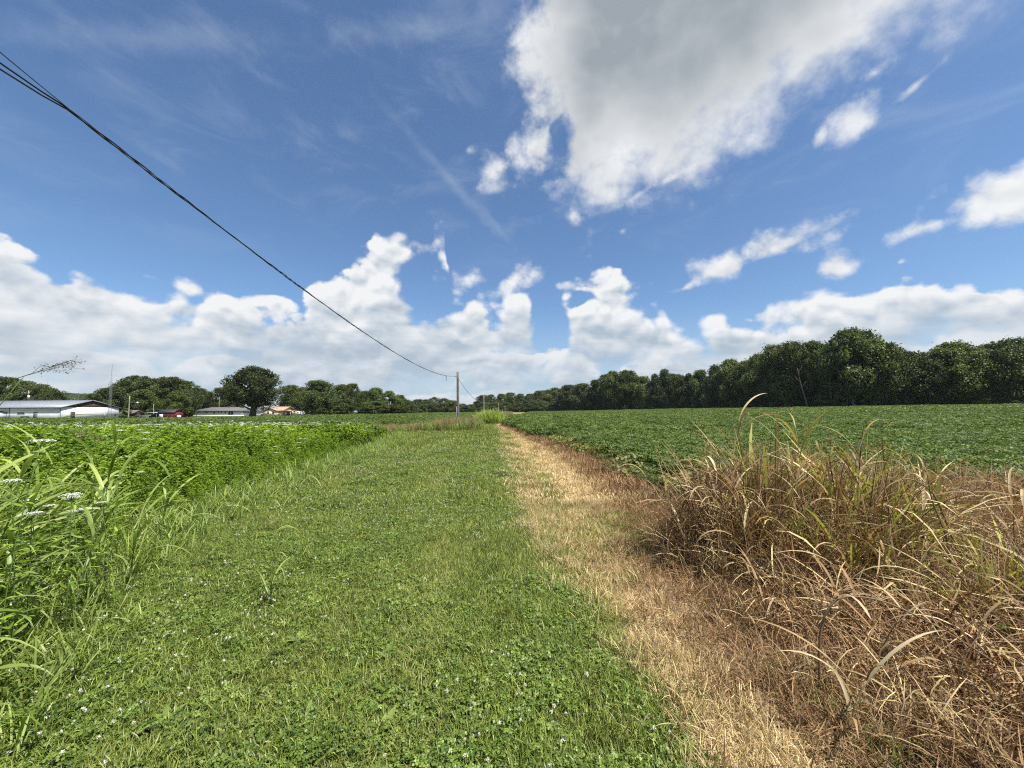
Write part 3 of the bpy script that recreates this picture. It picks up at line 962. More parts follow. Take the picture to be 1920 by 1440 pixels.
M_stem = leaf_mat('green_stem', (.07, .12, .03), (.13, .19, .06), 0.1, 0.6, 0.3, 0.15)
M_umbel = leaf_mat('white_umbel', (.62, .64, .54), (.84, .84, .78), 0.25, 0.8, 0.1, 0.08, (1, 1, 1))
M_tall = leaf_mat('tall_grass_green', (.100, .160, .022), (.340, .410, .110), 0.32, 0.42, 0.35, 0.22)
M_tan_g = leaf_mat('seeding_grass', (.20, .16, .07), (.36, .29, .14), 0.3, 0.6, 0.25, 0.25, (1.1, 1, .7))


def U(a, b, n=None, rng=RNG):
    return rng.uniform(a, b, n)


def disc(n, r, rng=RNG):
    a = rng.uniform(0, 2 * np.pi, n)
    q = r * np.sqrt(rng.uniform(0, 1, n))
    return q * np.cos(a), q * np.sin(a)


def proto_grass(seed, n, r, h0, h1, w, mat, seg=3, th=.35, bend=.9, lie=0.0):
    rng = np.random.default_rng(seed)
    x, y = disc(n, r, rng)
    g = G()
    g.blades(np.stack([x, y, 0 * x - .005], 1), U(0, 6.283, n, rng), np.abs(rng.normal(lie, th, n)), np.abs(rng.normal(bend, .4, n)),
             U(h0, h1, n, rng), w * U(.6, 1.2, n, rng), seg, U(0, 1, n, rng), twist=rng.normal(0, .6, n))
    return g.mesh('grass_tuft', mat)


def proto_clover(seed, n, r, h, leaf, mat):
    rng = np.random.default_rng(seed)
    x, y = disc(n, r, rng)
    z = h * U(.45, 1.0, n, rng)
    tl = rng.normal(0, .30, (n, 2))
    Nn = np.stack([tl[:, 0], tl[:, 1], np.ones(n)], 1)
    C = np.stack([x, y, z], 1)
    a0 = U(0, 6.283, n, rng)
    tn = U(0, 1, n, rng)
    sz = leaf * U(.75, 1.2, n, rng)
    g = G()
    for k in range(3):
        a = a0 + k * 2.094
        Td = np.stack([np.cos(a), np.sin(a), 0 * a], 1)
        g.leaves(C + Td * .001, Nn + Td * .25, sz, .92, tn, rng, True, Td)
    return g.mesh('clover_tuft', mat)


def proto_clover_flower(seed, n, r, h):
    rng = np.random.default_rng(seed)
    g = G()
    for k in range(n):
        x, y = disc(1, r, rng)
        c = np.array([x[0], y[0], h * rng.uniform(.8, 1.25)])
        m = 22
        dv = rng.normal(size=(m, 3))
        dv[:, 2] = dv[:, 2] * .8 + .35
        dv /= np.linalg.norm(dv, axis=1)[:, None]
        g.leaves(c + dv * .0065, dv * .4 + rng.normal(size=(m, 3)) * .4, .0085, .5, U(.2, 1, m, rng) * (.4 + .6 * (dv[:, 2] > 0)), rng, T=dv)
    return g.mesh('clover_flower', M_clover_fl)


def proto_soy(seed, n, r, h0, h1, leaf, mat):
    rng = np.random.default_rng(seed)
    x, y = disc(n, r, rng)
    z = h0 + (h1 - h0) * rng.uniform(0, 1, n) ** .55
    g = G()
    a0 = U(0, 6.283, n, rng)
    tl = rng.normal(0, .42, (n, 2))
    tn = U(0, 1, n, rng)
    for k in range(3):
        a = a0 + k * 1.9
        Td = np.stack([np.cos(a), np.sin(a), -.15 + 0 * a], 1)
        Nn = np.stack([tl[:, 0] + rng.normal(0, .2, n), tl[:, 1] + rng.normal(0, .2, n), np.ones(n)], 1) + Td * .2
        g.leaves(np.stack([x, y, z], 1) + Td * leaf * .25, Nn, leaf * U(.7, 1.15, n, rng), .72, np.clip(tn + rng.normal(0, .15, n), 0, 1), rng, True, Td)
    return g.mesh('soybean_patch', mat)


def proto_weed(seed, h, mat=None, nleaf=84, ll=.054):
    """a leafy feathery stalk with finely cut leaves"""
    rng = np.random.default_rng(seed)
    g = G()
    ns = 3
    for s_ in range(ns):
        bx, by = disc(1, .10, rng)
        dx, dy = rng.normal(0, .10, 2)
        hh = h * rng.uniform(.75, 1.05)
        n = nleaf
        f = rng.uniform(.12, 1, n) ** .8
        c = np.stack([bx[0] + dx * f, by[0] + dy * f, hh * f], 1)
        a = U(0, 6.283, n, rng)
        out = (.17 * (1.1 - f) + .035)
        for k in range(5):
            rr = out * (k + 1) / 5
            P = c + np.stack([np.cos(a) * rr, np.sin(a) * rr, rr * .35 - rr * rr * 1.2], 1)
            Td = np.stack([np.cos(a) + rng.normal(0, .6, n), np.sin(a) + rng.normal(0, .6, n), rng.normal(.2, .4, n)], 1)
            Nn = rng.normal(0, .34, (n, 3)) + np.array([0, 0, 1.0])
            g.leaves(P, Nn, ll * U(.7, 1.2, n, rng), .42, np.clip(.25 + .5 * f + rng.normal(0, .2, n), 0, 1), rng, T=Td)
    return g.mesh('weed_plant', mat or M_weed)


def umbel(g, c, r, rng, m=46):
    """flat-topped flower head: many small white florets on a shallow dome"""
    x, y = disc(m, r, rng)
    z = -((x * x + y * y) / r) * .5 + rng.normal(0, r * .05, m)
    P = c + np.stack([x, y, z], 1)
    g.leaves(P, rng.normal(0, .35, (m, 3)) + np.array([0, 0, 1]), r * .36 * U(.7, 1.2, m, rng), .9, U(0, 1, m, rng), rng)


def proto_umbels(seed, h, n=3, r=.045):
    rng = np.random.default_rng(seed)
    g = G()
    for k in range(n):
        x, y = disc(1, .22, rng)
        umbel(g, np.array([x[0], y[0], h * rng.uniform(.9, 1.08)]), r * rng.uniform(.6, 1.25), rng, 30)
    return g.mesh('white_flower', M_umbel)


# --- mown lawn strip
LG_N = [proto_grass(10 + k, 165, .13, .03, .105, .0036, M_grass, 3, .55, .9) for k in range(5)]
LC_N = [proto_clover(20 + k, 100, .13, .055, .0115, M_clover) for k in range(5)]
LG_M = [proto_grass(30 + k, 240, .30, .045, .11, .007, M_grass, 2, .5, .8) for k in range(4)]
LC_M = [proto_clover(35 + k, 190, .30, .06, .018, M_clover) for k in range(4)]
LG_F = [proto_grass(40 + k, 320, .60, .06, .13, .014, M_grass, 2, .5, .7) for k in range(4)]


def in_lawn(x, y, m=0.0):
    return (x > weed_edge(y) - .3 - m) & (x < path_left(y) + .10 + m)


def lawn():
    P = {'gn': [], 'cn': [], 'gm': [], 'cm': [], 'gf': []}
    # near, 0 to 6.5 m
    x, y = jgrid(-6.5, 2.2, -1.2, 6.6, .085)
    edge_n = (vnoise(x, y, 2.2, 3) - .5) * .35
    k = (x > weed_edge(y) - .6) & (x < path_left(y) + edge_n) & (np.abs(x) < 1.6 * y + 3.2)
    x, y = x[k], y[k]
    c = vnoise(x, y, .75, 11) * .6 + vnoise(x, y, 2.4, 12) * .4 + RNG.normal(0, .10, len(x)) + .10 * S((3.6 - np.hypot(x + .3, y - 1.8)) / 2.5)
    dense = RNG.random(len(x)) < .85
    cl = (c > .53) & (RNG.random(len(x)) < .62)
    scatter('lawn_grass', 'short mown grass of the green strip left of the dry path', 'grass', LG_N, x[dense], y[dense], U(.75, 1.15, dense.sum()))
    k = cl & dense
    scatter('clover', 'patches of white clover leaves in the mown strip near the camera', 'clover', LC_N, x[k], y[k], U(.8, 1.2, k.sum()))
    # middle, 6.5 to 15 m
    x, y = jgrid(-9, 1.2, 6.3, 16, .19)
    k = in_lawn(x, y) & (x < path_left(y) + (vnoise(x, y, 1.5, 3) - .5) * .4)
    x, y = x[k], y[k]
    scatter('lawn_grass', 'mown grass of the green strip further along', 'grass', LG_M, x, y, U(.8, 1.2, len(x)))
    c = vnoise(x, y, .5, 11) * .6 + vnoise(x, y, 1.7, 12) * .4 + RNG.normal(0, .08, len(x))
    k = (c > .53) & (RNG.random(len(x)) < .6)
    scatter('clover', 'patches of clover in the mown strip further along', 'clover', LC_M, x[k], y[k], U(.8, 1.2, k.sum()))
    x, y = jgrid(-14, .8, 15.5, 44, .36)
    k = in_lawn(x, y, .1) & (y < 29 + (x + 1) * .15) | ((y > 28) & (np.abs(x - path_left(y) + 1.3) < 1.25))
    x, y = x[k], y[k]
    scatter('lawn_grass', 'far end of the mown green strip below the pole', 'grass', LG_F, x, y, U(.8, 1.2, len(x)))
    # clover flowers
    x, y = jgrid(-5.5, 1.0, .6, 16, .13)
    dn = vnoise(x, y, .9, 21) * .7 + vnoise(x, y, 3, 22) * .3
    k = in_lawn(x, y) & (RNG.random(len(x)) < np.clip((dn - .38) * 1.9, .015, .8))
    x, y = x[k], y[k]
    pr = [proto_clover_flower(50 + q, 1 + q % 2, .05, .085) for q in range(4)]
    scatter('clover_flowers', 'small white clover flower heads dotted over the mown strip', 'flowers', pr, x, y, U(.75, 1.15, len(x)) * np.where(y > 7, 1.2, 1.0))


lawn()


# --- dry path and its brown right verge
ST_N = [proto_grass(60 + k, 120, .15, .05, .14, .0036, M_straw, 3, .75, .9, .3) for k in range(5)]
SB_N = [proto_grass(65 + k, 100, .15, .05, .16, .0036, M_brown, 3, .85, .9, .4) for k in range(5)]
ST_M = [proto_grass(70 + k, 130, .35, .07, .18, .010, M_straw, 2, .8, .8, .3) for k in range(4)]
SB_M = [proto_grass(75 + k, 130, .35, .08, .22, .010, M_brown, 2, .8, .8, .3) for k in range(4)]


def dry_path():
    x, y = jgrid(-.3, 6.0, -.6, 6.6, .095)
    f = (x - path_left(y)) / np.maximum(path_right(y) - path_left(y), .4)
    jit = RNG.normal(0, .10, len(x))
    k = (f + jit * .6 > -.03) & (np.abs(x) < 1.6 * y + 2.2)
    x, y, f = x[k], y[k], f[k]
    bare = vnoise(x, y, 1.4, 31) * .6 + vnoise(x, y, 4.0, 32) * .4
    straw = (f + RNG.normal(0, .16, len(x)) + .25 * (vnoise(x, y, .8, 33) - .5)) < np.interp(y, [0, 2.0, 3.2, 5], [.18, .26, .42, .55])
    keep = RNG.random(len(x)) < np.clip(1.15 - np.clip(bare - .5, 0, 1) * 2.6, .12, 1)
    a = straw & keep
    b = ~straw & keep
    scatter('straw', 'pale yellow dead grass covering the sprayed path near the camera', 'straw', ST_N, x[a], y[a], U(.7, 1.15, a.sum()), tilt=.2)
    scatter('dead_litter', 'brown dead grass litter on the right side of the path', 'dead grass', SB_N, x[b], y[b], U(.75, 1.3, b.sum()), tilt=.25)
    gr = (vnoise(x, y, 1.1, 34) * .6 + vnoise(x, y, 3.1, 35) * .4 > .60) & (f < .75) & (RNG.random(len(x)) < .55) & (y > 1.0)
    gr |= (f < .10) & (RNG.random(len(x)) < .5)
    scatter('surviving_grass', 'green grass tufts still alive among the straw of the path', 'grass', LG_N, x[gr], y[gr], U(.7, 1.3, gr.sum()))
    x, y = jgrid(-5, 4, 6.4, 48, .22)
    f = (x - path_left(y)) / (path_right(y) - path_left(y))
    k = (f > -.08 + RNG.normal(0, .06, len(x))) & (f < 1.10)
    x, y, f = x[k], y[k], f[k]
    # two wheel tracks with thinner straw
    rut = np.minimum(np.abs(f - .30), np.abs(f - .66))
    keep = RNG.random(len(x)) < np.where(rut < .07, .45, 1.0)
    straw = (f + RNG.normal(0, .12, len(x))) < .76
    a = straw & keep
    b = ~straw & keep
    scatter('straw', 'pale yellow dead grass covering the path further along', 'straw', ST_M, x[a], y[a], U(.7, 1.1, a.sum()), tilt=.2, zscale=.7)
    scatter('dead_litter', 'rust-brown dead weeds between the path and the bean field', 'dead grass', SB_M, x[b], y[b], U(.8, 1.4, b.sum()), tilt=.2)
    g2 = (np.abs(f - .20) < .10) & (y < 14) & (RNG.random(len(x)) < .8) | (f < .06) & (RNG.random(len(x)) < .4)
    scatter('surviving_grass', 'green grass left standing between the wheel tracks', 'grass', LG_M, x[g2], y[g2], U(.7, 1.0, g2.sum()))


dry_path()


# --- bean fields
SY_N = [proto_soy(80 + k, 210, .42, .14, .50, .054, M_soy) for k in range(5)]
SY_M = [proto_soy(85 + k, 420, 1.0, .18, .54, .088, M_soy) for k in range(4)]
SY_F = [proto_soy(90 + k, 620, 2.6, .15, .58, .19, M_soy) for k in range(4)]
SYY = [proto_soy(95 + k, 40, .32, .12, .42, .075, M_soyy) for k in range(3)]


def soy():
    x, y = jgrid(1.5, 34, 5.8, 21, .36)
    lim = path_right(y) + .18 + (vnoise(x, y, 1.5, 41) - .5) * .5
    dead = np.hypot((x - 5.2) / 3.9, (y - 4.6) / 2.1) < 1.0         # ground held by the dead weeds
    k = (x > lim) & ~dead & (x < y * 1.65 + 3)
    x, y, lim = x[k], y[k], lim[k]
    sm = np.clip((x - lim) / .9, .45, 1.0)
    scatter('soybeans', 'dark green soybean crop nearest the path on the right', 'crop', SY_N, x, y, U(.85, 1.15, len(x)) * sm, tilt=.08)
    e = ((x - lim) < .8) & (RNG.random(len(x)) < .16)
    scatter('yellowed_soybeans', 'yellowed sprayed soybean plants along the edge of the path', 'crop', SYY, x[e] - .15, y[e], U(.8, 1.2, e.sum()), tilt=.15)
    x, y = jgrid(-3, 70, 20.5, 50, .80)
    k = (x > path_right(y) + .45) & (x < y * 1.55 + 3)
    scatter('soybeans', 'soybean crop in the middle of the right field', 'crop', SY_M, x[k], y[k], U(.85, 1.2, k.sum()), tilt=.05)
    x, y = jgrid(-5, 150, 48, 330, 2.1)
    k = (x > path_right(np.minimum(y, 90)) + 1.4 + np.maximum(0, y - 95) * .06 + np.where(y > 95, 7, 0)) & (x < wood_edge(y) - 7) & (x < y * 1.5 + 5)
    scatter('soybeans', 'far part of the right bean field below the wood', 'crop', SY_F, x[k], y[k], U(.8, 1.15, k.sum()), tilt=.03)
    # left field beyond the pole
    x, y = jgrid(-40, -3, 37, 60, .85)
    k = (x < -5.2 - (y - 37) * .07) & (x > -.95 * y)
    scatter('soybeans', 'near rows of the bean field left of the pole', 'crop', SY_M, x[k], y[k], U(.9, 1.3, k.sum()), tilt=.05)
    x, y = jgrid(-230, -3, 34, 300, 2.2)
    k = (x < np.where(y < 60, -38, -7 - (y - 60) * .05)) & ~((x < -60) & (y > 80)) & (x > -1.75 * y - 4) & ~((y < 60) & (x > -40))
    scatter('soybeans', 'far part of the bean field left of the pole', 'crop', SY_F, x[k], y[k], U(.8, 1.1, k.sum()), tilt=.03)


soy()


# --- rank green weeds on the left with white flowers
WD = [proto_weed(100 + k, 1.0) for k in range(5)]
WD_F = [proto_weed(110 + k, 1.0, nleaf=46, ll=.10) for k in range(4)]
UM = [proto_umbels(120 + k, 1.0) for k in range(4)]


def weed_height(x, y):
    """the stand is knee-high at its mown edge and chest-high inside"""
    d = weed_edge(y) - x
    base = .15 + .93 * S((d + .5) / 3.7)
    h = base * (.80 + .38 * vnoise(x, y, .5, 61)) * np.where(y < 4.5, .85, 1.0)
    return np.minimum(h, 1.42 - .0265 * y)


def weeds():
    x, y = jgrid(-18, -2.5, .4, 15, .23)
    k = (x < weed_edge(y) + .25 + (vnoise(x, y, 1.2, 62) - .5) * 1.3) & (x > -1.75 * y - 3.0)
    k &= ~((x > -4.6) & (y < 4.6) & (RNG.random(len(x)) < .72))       # coarse grass holds the near corner
    x, y = x[k], y[k]
    scatter('feathery_weeds', 'dense bright green feathery weeds left of the mown strip', 'weeds', WD, x, y, weed_height(x, y) * U(.85, 1.1, len(x)), tilt=.10)
    x, y = jgrid(-62, -6, 14.8, 40, .50)
    k = (x < weed_edge(np.minimum(y, 31)) - .1) & (x > -1.6 * y - 3)
    k &= (y < 31 + (-x - 12) * .28)
    x, y = x[k], y[k]
    scatter('feathery_weeds', 'far part of the green weed patch with white flowers', 'weeds', WD_F, x, y, weed_height(x, y) * U(.85, 1.15, len(x)), tilt=.10)
    # white flower heads, too many to count, further in
    x, y = jgrid(-48, -7, 12, 38, .46)
    dn = vnoise(x, y, .22, 63) * .65 + vnoise(x, y, .9, 64) * .35
    k = (x < weed_edge(np.minimum(y, 31)) - 1.0) & (y < 30 + (-x - 12) * .28) & (x > -1.6 * y - 3) & (RNG.random(len(x)) < np.clip((dn - .48) * 2.2, .008, .5))
    x, y = x[k], y[k]
    scatter('white_flowers', 'white flat flower heads over the far part of the weeds', 'flowers', UM, x, y, weed_height(x, y) * U(1.04, 1.16, len(x)), tilt=.05)


weeds()

# --- tan and green tall grass round the pole foot
TG = [proto_grass(130 + k, 110, .40, .45, .95, .011, M_tan_g, 3, .18, .55) for k in range(4)]
GG = [proto_grass(135 + k, 110, .40, .35, .75, .013, M_tall, 3, .22, .6) for k in range(4)]


def verge_grass():
    x, y = jgrid(-20, -1.8, 27.5, 41, .42)
    lo = 29.5 + np.clip(-x - 6, 0, 20) * .05
    k = (y > lo) & (y < 37.5 - np.clip(-x - 7, 0, 9) * .55) & (x < path_left(y) - 1.6) & (x > -15)
    x, y = x[k], y[k]
    m = vnoise(x, y, .45, 71) + RNG.normal(0, .2, len(x)) + .25 * S((x + 7) / 4) > .62
    hz = .70 + .60 * S((x + 9) / 4)
    scatter('seeding_grass', 'tan seeding grass round the foot of the nearest pole', 'grass', TG, x[~m], y[~m], U(.7, 1.1, (~m).sum()) * hz[~m])
    scatter('rough_grass', 'rough green grass round the foot of the nearest pole', 'grass', GG, x[m], y[m], U(.7, 1.2, m.sum()) * hz[m])
    x, y = jgrid(-8, 6, 48, 210, 1.3)
    k = (np.abs(x - (-3.2 - (y - 48) * .012)) < 1.8 + (y - 48) * .02)
    scatter('seeding_grass', 'tan dead grass along the line of far poles', 'grass', TG, x[k], y[k], U(1.0, 1.6, k.sum()))
    # fringe where the mown strip meets the weeds: longer unmown grass
    x, y = jgrid(-9, -1.5, .3, 26, .27)
    k = np.abs(x - weed_edge(y)) < .45 + .25 * vnoise(x, y, 1.0, 72)
    x, y = x[k], y[k]
    EG = [proto_grass(140 + q, 34, .16, .16, .42, .010, M_tall, 4, .35, 1.1) for q in range(4)]
    scatter('rough_grass', 'longer unmown grass fringing the green weeds', 'grass', EG, x, y, U(.6, 1.15, len(x)))


verge_grass()
CG = [proto_grass(145 + q, 15, .14, .50, 1.05, .021, M_tall, 7, .22, 1.5) for q in range(5)]


def left_corner():
    x, y = jgrid(-6.5, -2.3, .8, 5.4, .21)
    k = (x < weed_edge(y) - .28 + (vnoise(x, y, 1.4, 74) - .5) * .5) & (x > weed_edge(y) - 2.4) & (x > -1.7 * y - 2.2)
    x, y = x[k], y[k]
    d = weed_edge(y) - x
    scatter('coarse_grass', 'dense broad-bladed green grass filling the left foreground corner', 'grass', CG, x, y, U(.65, 1.1, len(x)) * (.40 + 1.08 * S((d - .2) / 1.0)) * np.where(y > 4, .75, 1.0))


left_corner()

# --- dead coarse grass on the right: the tangle under and round the standing clump
TN = [proto_grass(150 + k, 54, .26, .20, .62, .0068, M_brown, 5, .55, 1.6, .2) for k in range(5)]
TS = [proto_grass(155 + k, 26, .26, .30, .74, .0090, M_straw, 5, .55, 1.7, .2) for k in range(3)]
DC = [proto_grass(160 + k, 40, .20, .55, 1.25, .0070, M_brown if k % 3 == 2 else M_dark_brown, 6, .14, .75 + .25 * (k % 3)) for k in range(6)]
DS = [proto_grass(165 + k, 18, .20, .75, 1.25, .012, M_straw, 7, .16, 1.9) for k in range(4)]
DG = [proto_grass(170 + k, 12, .18, .70, 1.20, .021, leaf_mat('half_dead_grass', (.15, .17, .03), (.46, .42, .11), .3, .5, .3, .3), 6, .16, .8) for k in range(3)]


def clump_h(x, y):
    """height of the standing dead clump, 0 outside"""
    a = np.hypot((x - 2.75) / 1.35, (y - 4.05) / 1.05)
    b = np.hypot((x - 4.2) / 1.5, (y - 4.7) / 1.2)
    c = np.hypot((x - 6.0) / 2.8, (y - 4.9) / 1.8)
    d = np.hypot((x - 3.9) / 1.3, (y - 2.9) / .9)
    return np.maximum.reduce([S((1.12 - a) / .5) * 1.06, S((1.1 - b) / .6) * .86, S((1.1 - c) / .6) * .74, S((1.1 - d) / .6) * .58]) * (.8 + .4 * vnoise(x, y, 1.3, 83))


def dead_clump():
    x, y = jgrid(1.0, 8.5, .3, 8.2, .20)
    # low tangle: the whole corner right of the path
    edge = np.interp(y, [0, 1.8, 2.6, 3.2, 4, 5, 6.4, 8], [1.25, 1.30, 1.45, 1.50, 1.55, 1.9, 2.9, 4.2])
    k = (x > edge + (vnoise(x, y, 1.6, 81) - .5) * .4) & (y < 7.6 - np.abs(x - 5) * .15) & (x < y * 1.6 + 2.2)
    x, y = x[k], y[k]
    hs = np.clip(.45 + .5 * S((x - edge[k]) / 1.4) + .3 * (vnoise(x, y, 1.1, 82) - .5), .3, 1.1) * np.where(y > 5.5, .75, 1)
    scatter('dead_tangle', 'knee-high tangle of dead brown grass in the right foreground', 'dead grass', TN, x, y, hs, tilt=.3)
    q = RNG.random(len(x)) < .24
    scatter('dead_tangle', 'pale arching dead blades over the brown tangle', 'dead grass', TS, x[q], y[q], hs[q], tilt=.3)
    x, y = jgrid(1.2, 9, 1.9, 6.9, .175)
    h = clump_h(x, y)
    k = h > .15
    x, y, h = x[k], y[k], h[k]
    sc = h * U(.60, 1.15, len(x))
    scatter('dead_clump', 'dense brown stalks of the waist-high dead grass clump', 'dead grass', DC, x, y, sc, tilt=.08)
    q = RNG.random(len(x)) < .34
    scatter('dead_clump', 'pale curling blades of the waist-high dead grass clump', 'dead grass', DS, x[q], y[q], sc[q] * 1.02, tilt=.12)
    q = (RNG.random(len(x)) < .42) & (x < 4.4) & (h > .4) & (x > 2.2 + .5 * RNG.random(len(x)))
    scatter('dead_clump', 'half-green blades in the middle of the dead grass clump', 'dead grass', DG, x[q], y[q], sc[q] * 1.05, tilt=.10)


dead_clump()

# ---------------------------------------------------------------- buildings on the left
M_white = flat_mat('white_paint', (.72, .73, .74), (.60, .61, .62), .8, .7, .3)
M_cream = flat_mat('cream_siding', (.74, .68, .50), (.66, .60, .43), .8, .7, .3)
M_bluew = flat_mat('bluish_siding', (.70, .73, .77), (.63, .66, .70), .8, .7, .3)
M_metal = flat_mat('metal_roof', (.27, .29, .32), (.21, .23, .26), .6, .45, .5, stretch=(1, 4, 1))
M_brownw = flat_mat('brown_boards', (.085, .055, .045), (.05, .034, .028), 2.0, .8, .2)
M_shingle = flat_mat('grey_shingles', (.17, .165, .165), (.11, .105, .105), 2.5, .9, .15)
M_tanroof = flat_mat('tan_shingles', (.46, .31, .22), (.36, .235, .165), 2.5, .9, .15)
M_red = flat_mat('red_barn_paint', (.155, .022, .026), (.10, .015, .018), 2.0, .8, .2)
M_dark = flat_mat('dark_trim', (.045, .045, .05), (.03, .03, .034), 2.0, .6, .3)
M_glass = flat_mat('window_glass', (.035, .045, .05), (.02, .028, .032), .5, .12, .6)
M_galv = flat_mat('galvanised_steel', (.30, .31, .32), (.22, .23, .24), 3.0, .5, .4, metal=.3)
M_pole = flat_mat('weathered_pole', (.19, .17, .15), (.105, .094, .084), 5.0, .9, .15, bump=.4, stretch=(6, 6, .35))
M_pole2 = flat_mat('grey_pole', (.36, .32, .27), (.24, .21, .17), 5.0, .9, .15, bump=.3, stretch=(6, 6, .35))
M_cable = flat_mat('black_cable', (.012, .012, .014), (.02, .02, .022), 8.0, .5, .4)
M_alu = flat_mat('bare_aluminium', (.16, .16, .165), (.10, .10, .105), 8.0, .4, .5, metal=.6)
M_rubber = flat_mat('tyre_rubber', (.018, .018, .018), (.012, .012, .012), 8.0, .9, .2)
M_green = flat_mat('green_bin', (.03, .07, .04), (.02, .05, .03), 3.0, .5, .3)
M_wood = flat_mat('pallet_wood', (.26, .20, .13), (.17, .125, .08), 4.0, .9, .15)


def part(name, g, mat, parent, smooth=False):
    return link(name, g.mesh(name, mat, smooth), parent)


def box(name, mat, parent, *d):
    return part(name, G().box(*d), mat, parent)


def slab(pts, th):
    """a flat roof plane given by four corners, with thickness downwards"""
    P = np.array(pts, float)
    n = np.cross(P[1] - P[0], P[3] - P[0])
    n /= np.linalg.norm(n)
    if n[2] < 0:
        P = P[::-1]
        n = -n
    V = np.concatenate([P, P - n * th])
    return V, np.array([(0, 1, 2, 3), (7, 6, 5, 4), (0, 4, 5, 1), (1, 5, 6, 2), (2, 6, 7, 3), (3, 7, 4, 0)])


def gable_prism(x0, x1, y0, y1, z0, z1, axis='x', t=None):
    """triangular block under a gable roof; ridge along axis"""
    if axis == 'x':
        m = (y0 + y1) / 2
        V = [(x0, y0, z0), (x0, y1, z0), (x0, m, z1), (x1, y0, z0), (x1, y1, z0), (x1, m, z1)]
    else:
        m = (x0 + x1) / 2
        V = [(x0, y0, z0), (x1, y0, z0), (m, y0, z1), (x0, y1, z0), (x1, y1, z0), (m, y1, z1)]
    return G().add(V, [np.array([(0, 2, 1), (3, 4, 5)]), np.array([(0, 1, 4, 3), (0, 3, 5, 2), (1, 2, 5, 4)])])


def gable_roof(x0, x1, y0, y1, z0, z1, axis='x', over=.45, th=.12):
    g = G()
    if axis == 'x':
        m, r = (y0 + y1) / 2, (y1 - y0) / 2
        sl = (z1 - z0) / r
        a, b = x0 - over, x1 + over
        g.add(*slab([(a, y0 - over, z0 - over * sl), (b, y0 - over, z0 - over * sl), (b, m, z1), (a, m, z1)], th))
        g.add(*slab([(a, y1 + over, z0 - over * sl), (b, y1 + over, z0 - over * sl), (b, m, z1 + .004), (a, m, z1 + .004)], th))
    else:
        m, r = (x0 + x1) / 2, (x1 - x0) / 2
        sl = (z1 - z0) / r
        a, b = y0 - over, y1 + over
        g.add(*slab([(x0 - over, a, z0 - over * sl), (x0 - over, b, z0 - over * sl), (m, b, z1), (m, a, z1)], th))
        g.add(*slab([(x1 + over, a, z0 - over * sl), (x1 + over, b, z0 - over * sl), (m, b, z1 + .004), (m, a, z1 + .004)], th))
    return g


def hip_roof(x0, x1, y0, y1, z0, z1, over=.42):
    x0, x1, y0, y1 = x0 - over, x1 + over, y0 - over, y1 + over
    r = (y1 - y0) / 2
    m = (y0 + y1) / 2
    V = [(x0, y0, z0), (x1, y0, z0), (x1, y1, z0), (x0, y1, z0), (x0 + r, m, z1), (x1 - r, m, z1),
         (x0, y0, z0 - .16), (x1, y0, z0 - .16), (x1, y1, z0 - .16), (x0, y1, z0 - .16)]
    return G().add(V, [np.array([(0, 1, 5, 4), (2, 3, 4, 5), (0, 6, 7, 1), (1, 7, 8, 2), (2, 8, 9, 3), (3, 9, 6, 0), (9, 8, 7, 6)]),
                       np.array([(1, 2, 5), (3, 0, 4)])])


def window(root, x, z0, w, h, y, mat=None, name='window'):
    """frame with a pane set back in it, on a wall that faces -Y at y"""
    g = G()
    f = .07
    g.box(x - w / 2 - f, x + w / 2 + f, y - .05, y, z0 + h, z0 + h + f).box(x - w / 2 - f, x + w / 2 + f, y - .07, y, z0 - f, z0)
    g.box(x - w / 2 - f, x - w / 2, y - .05, y, z0, z0 + h).box(x + w / 2, x + w / 2 + f, y - .05, y, z0, z0 + h)
    o = part(name, g, M_white, root)
    box('pane', mat or M_glass, o, x - w / 2, x + w / 2, y - .02, y - .004, z0, z0 + h)
    return o


def door_y(root, x, z1, w, y, mat):
    o = box('door', mat, root, x - w / 2, x + w / 2, y - .05, y - .003, .03, z1)
    box('handle', M_galv, o, x + w * .34, x + w * .40, y - .10, y - .051, z1 * .46, z1 * .50)
    return o


def door_x(root, y, z1, w, x, mat):
    o = box('door', mat, root, x + .003, x + .05, y - w / 2, y + w / 2, .03, z1)
    box('handle', M_galv, o, x + .051, x + .10, y + w * .34, y + w * .40, z1 * .46, z1 * .50)
    return o


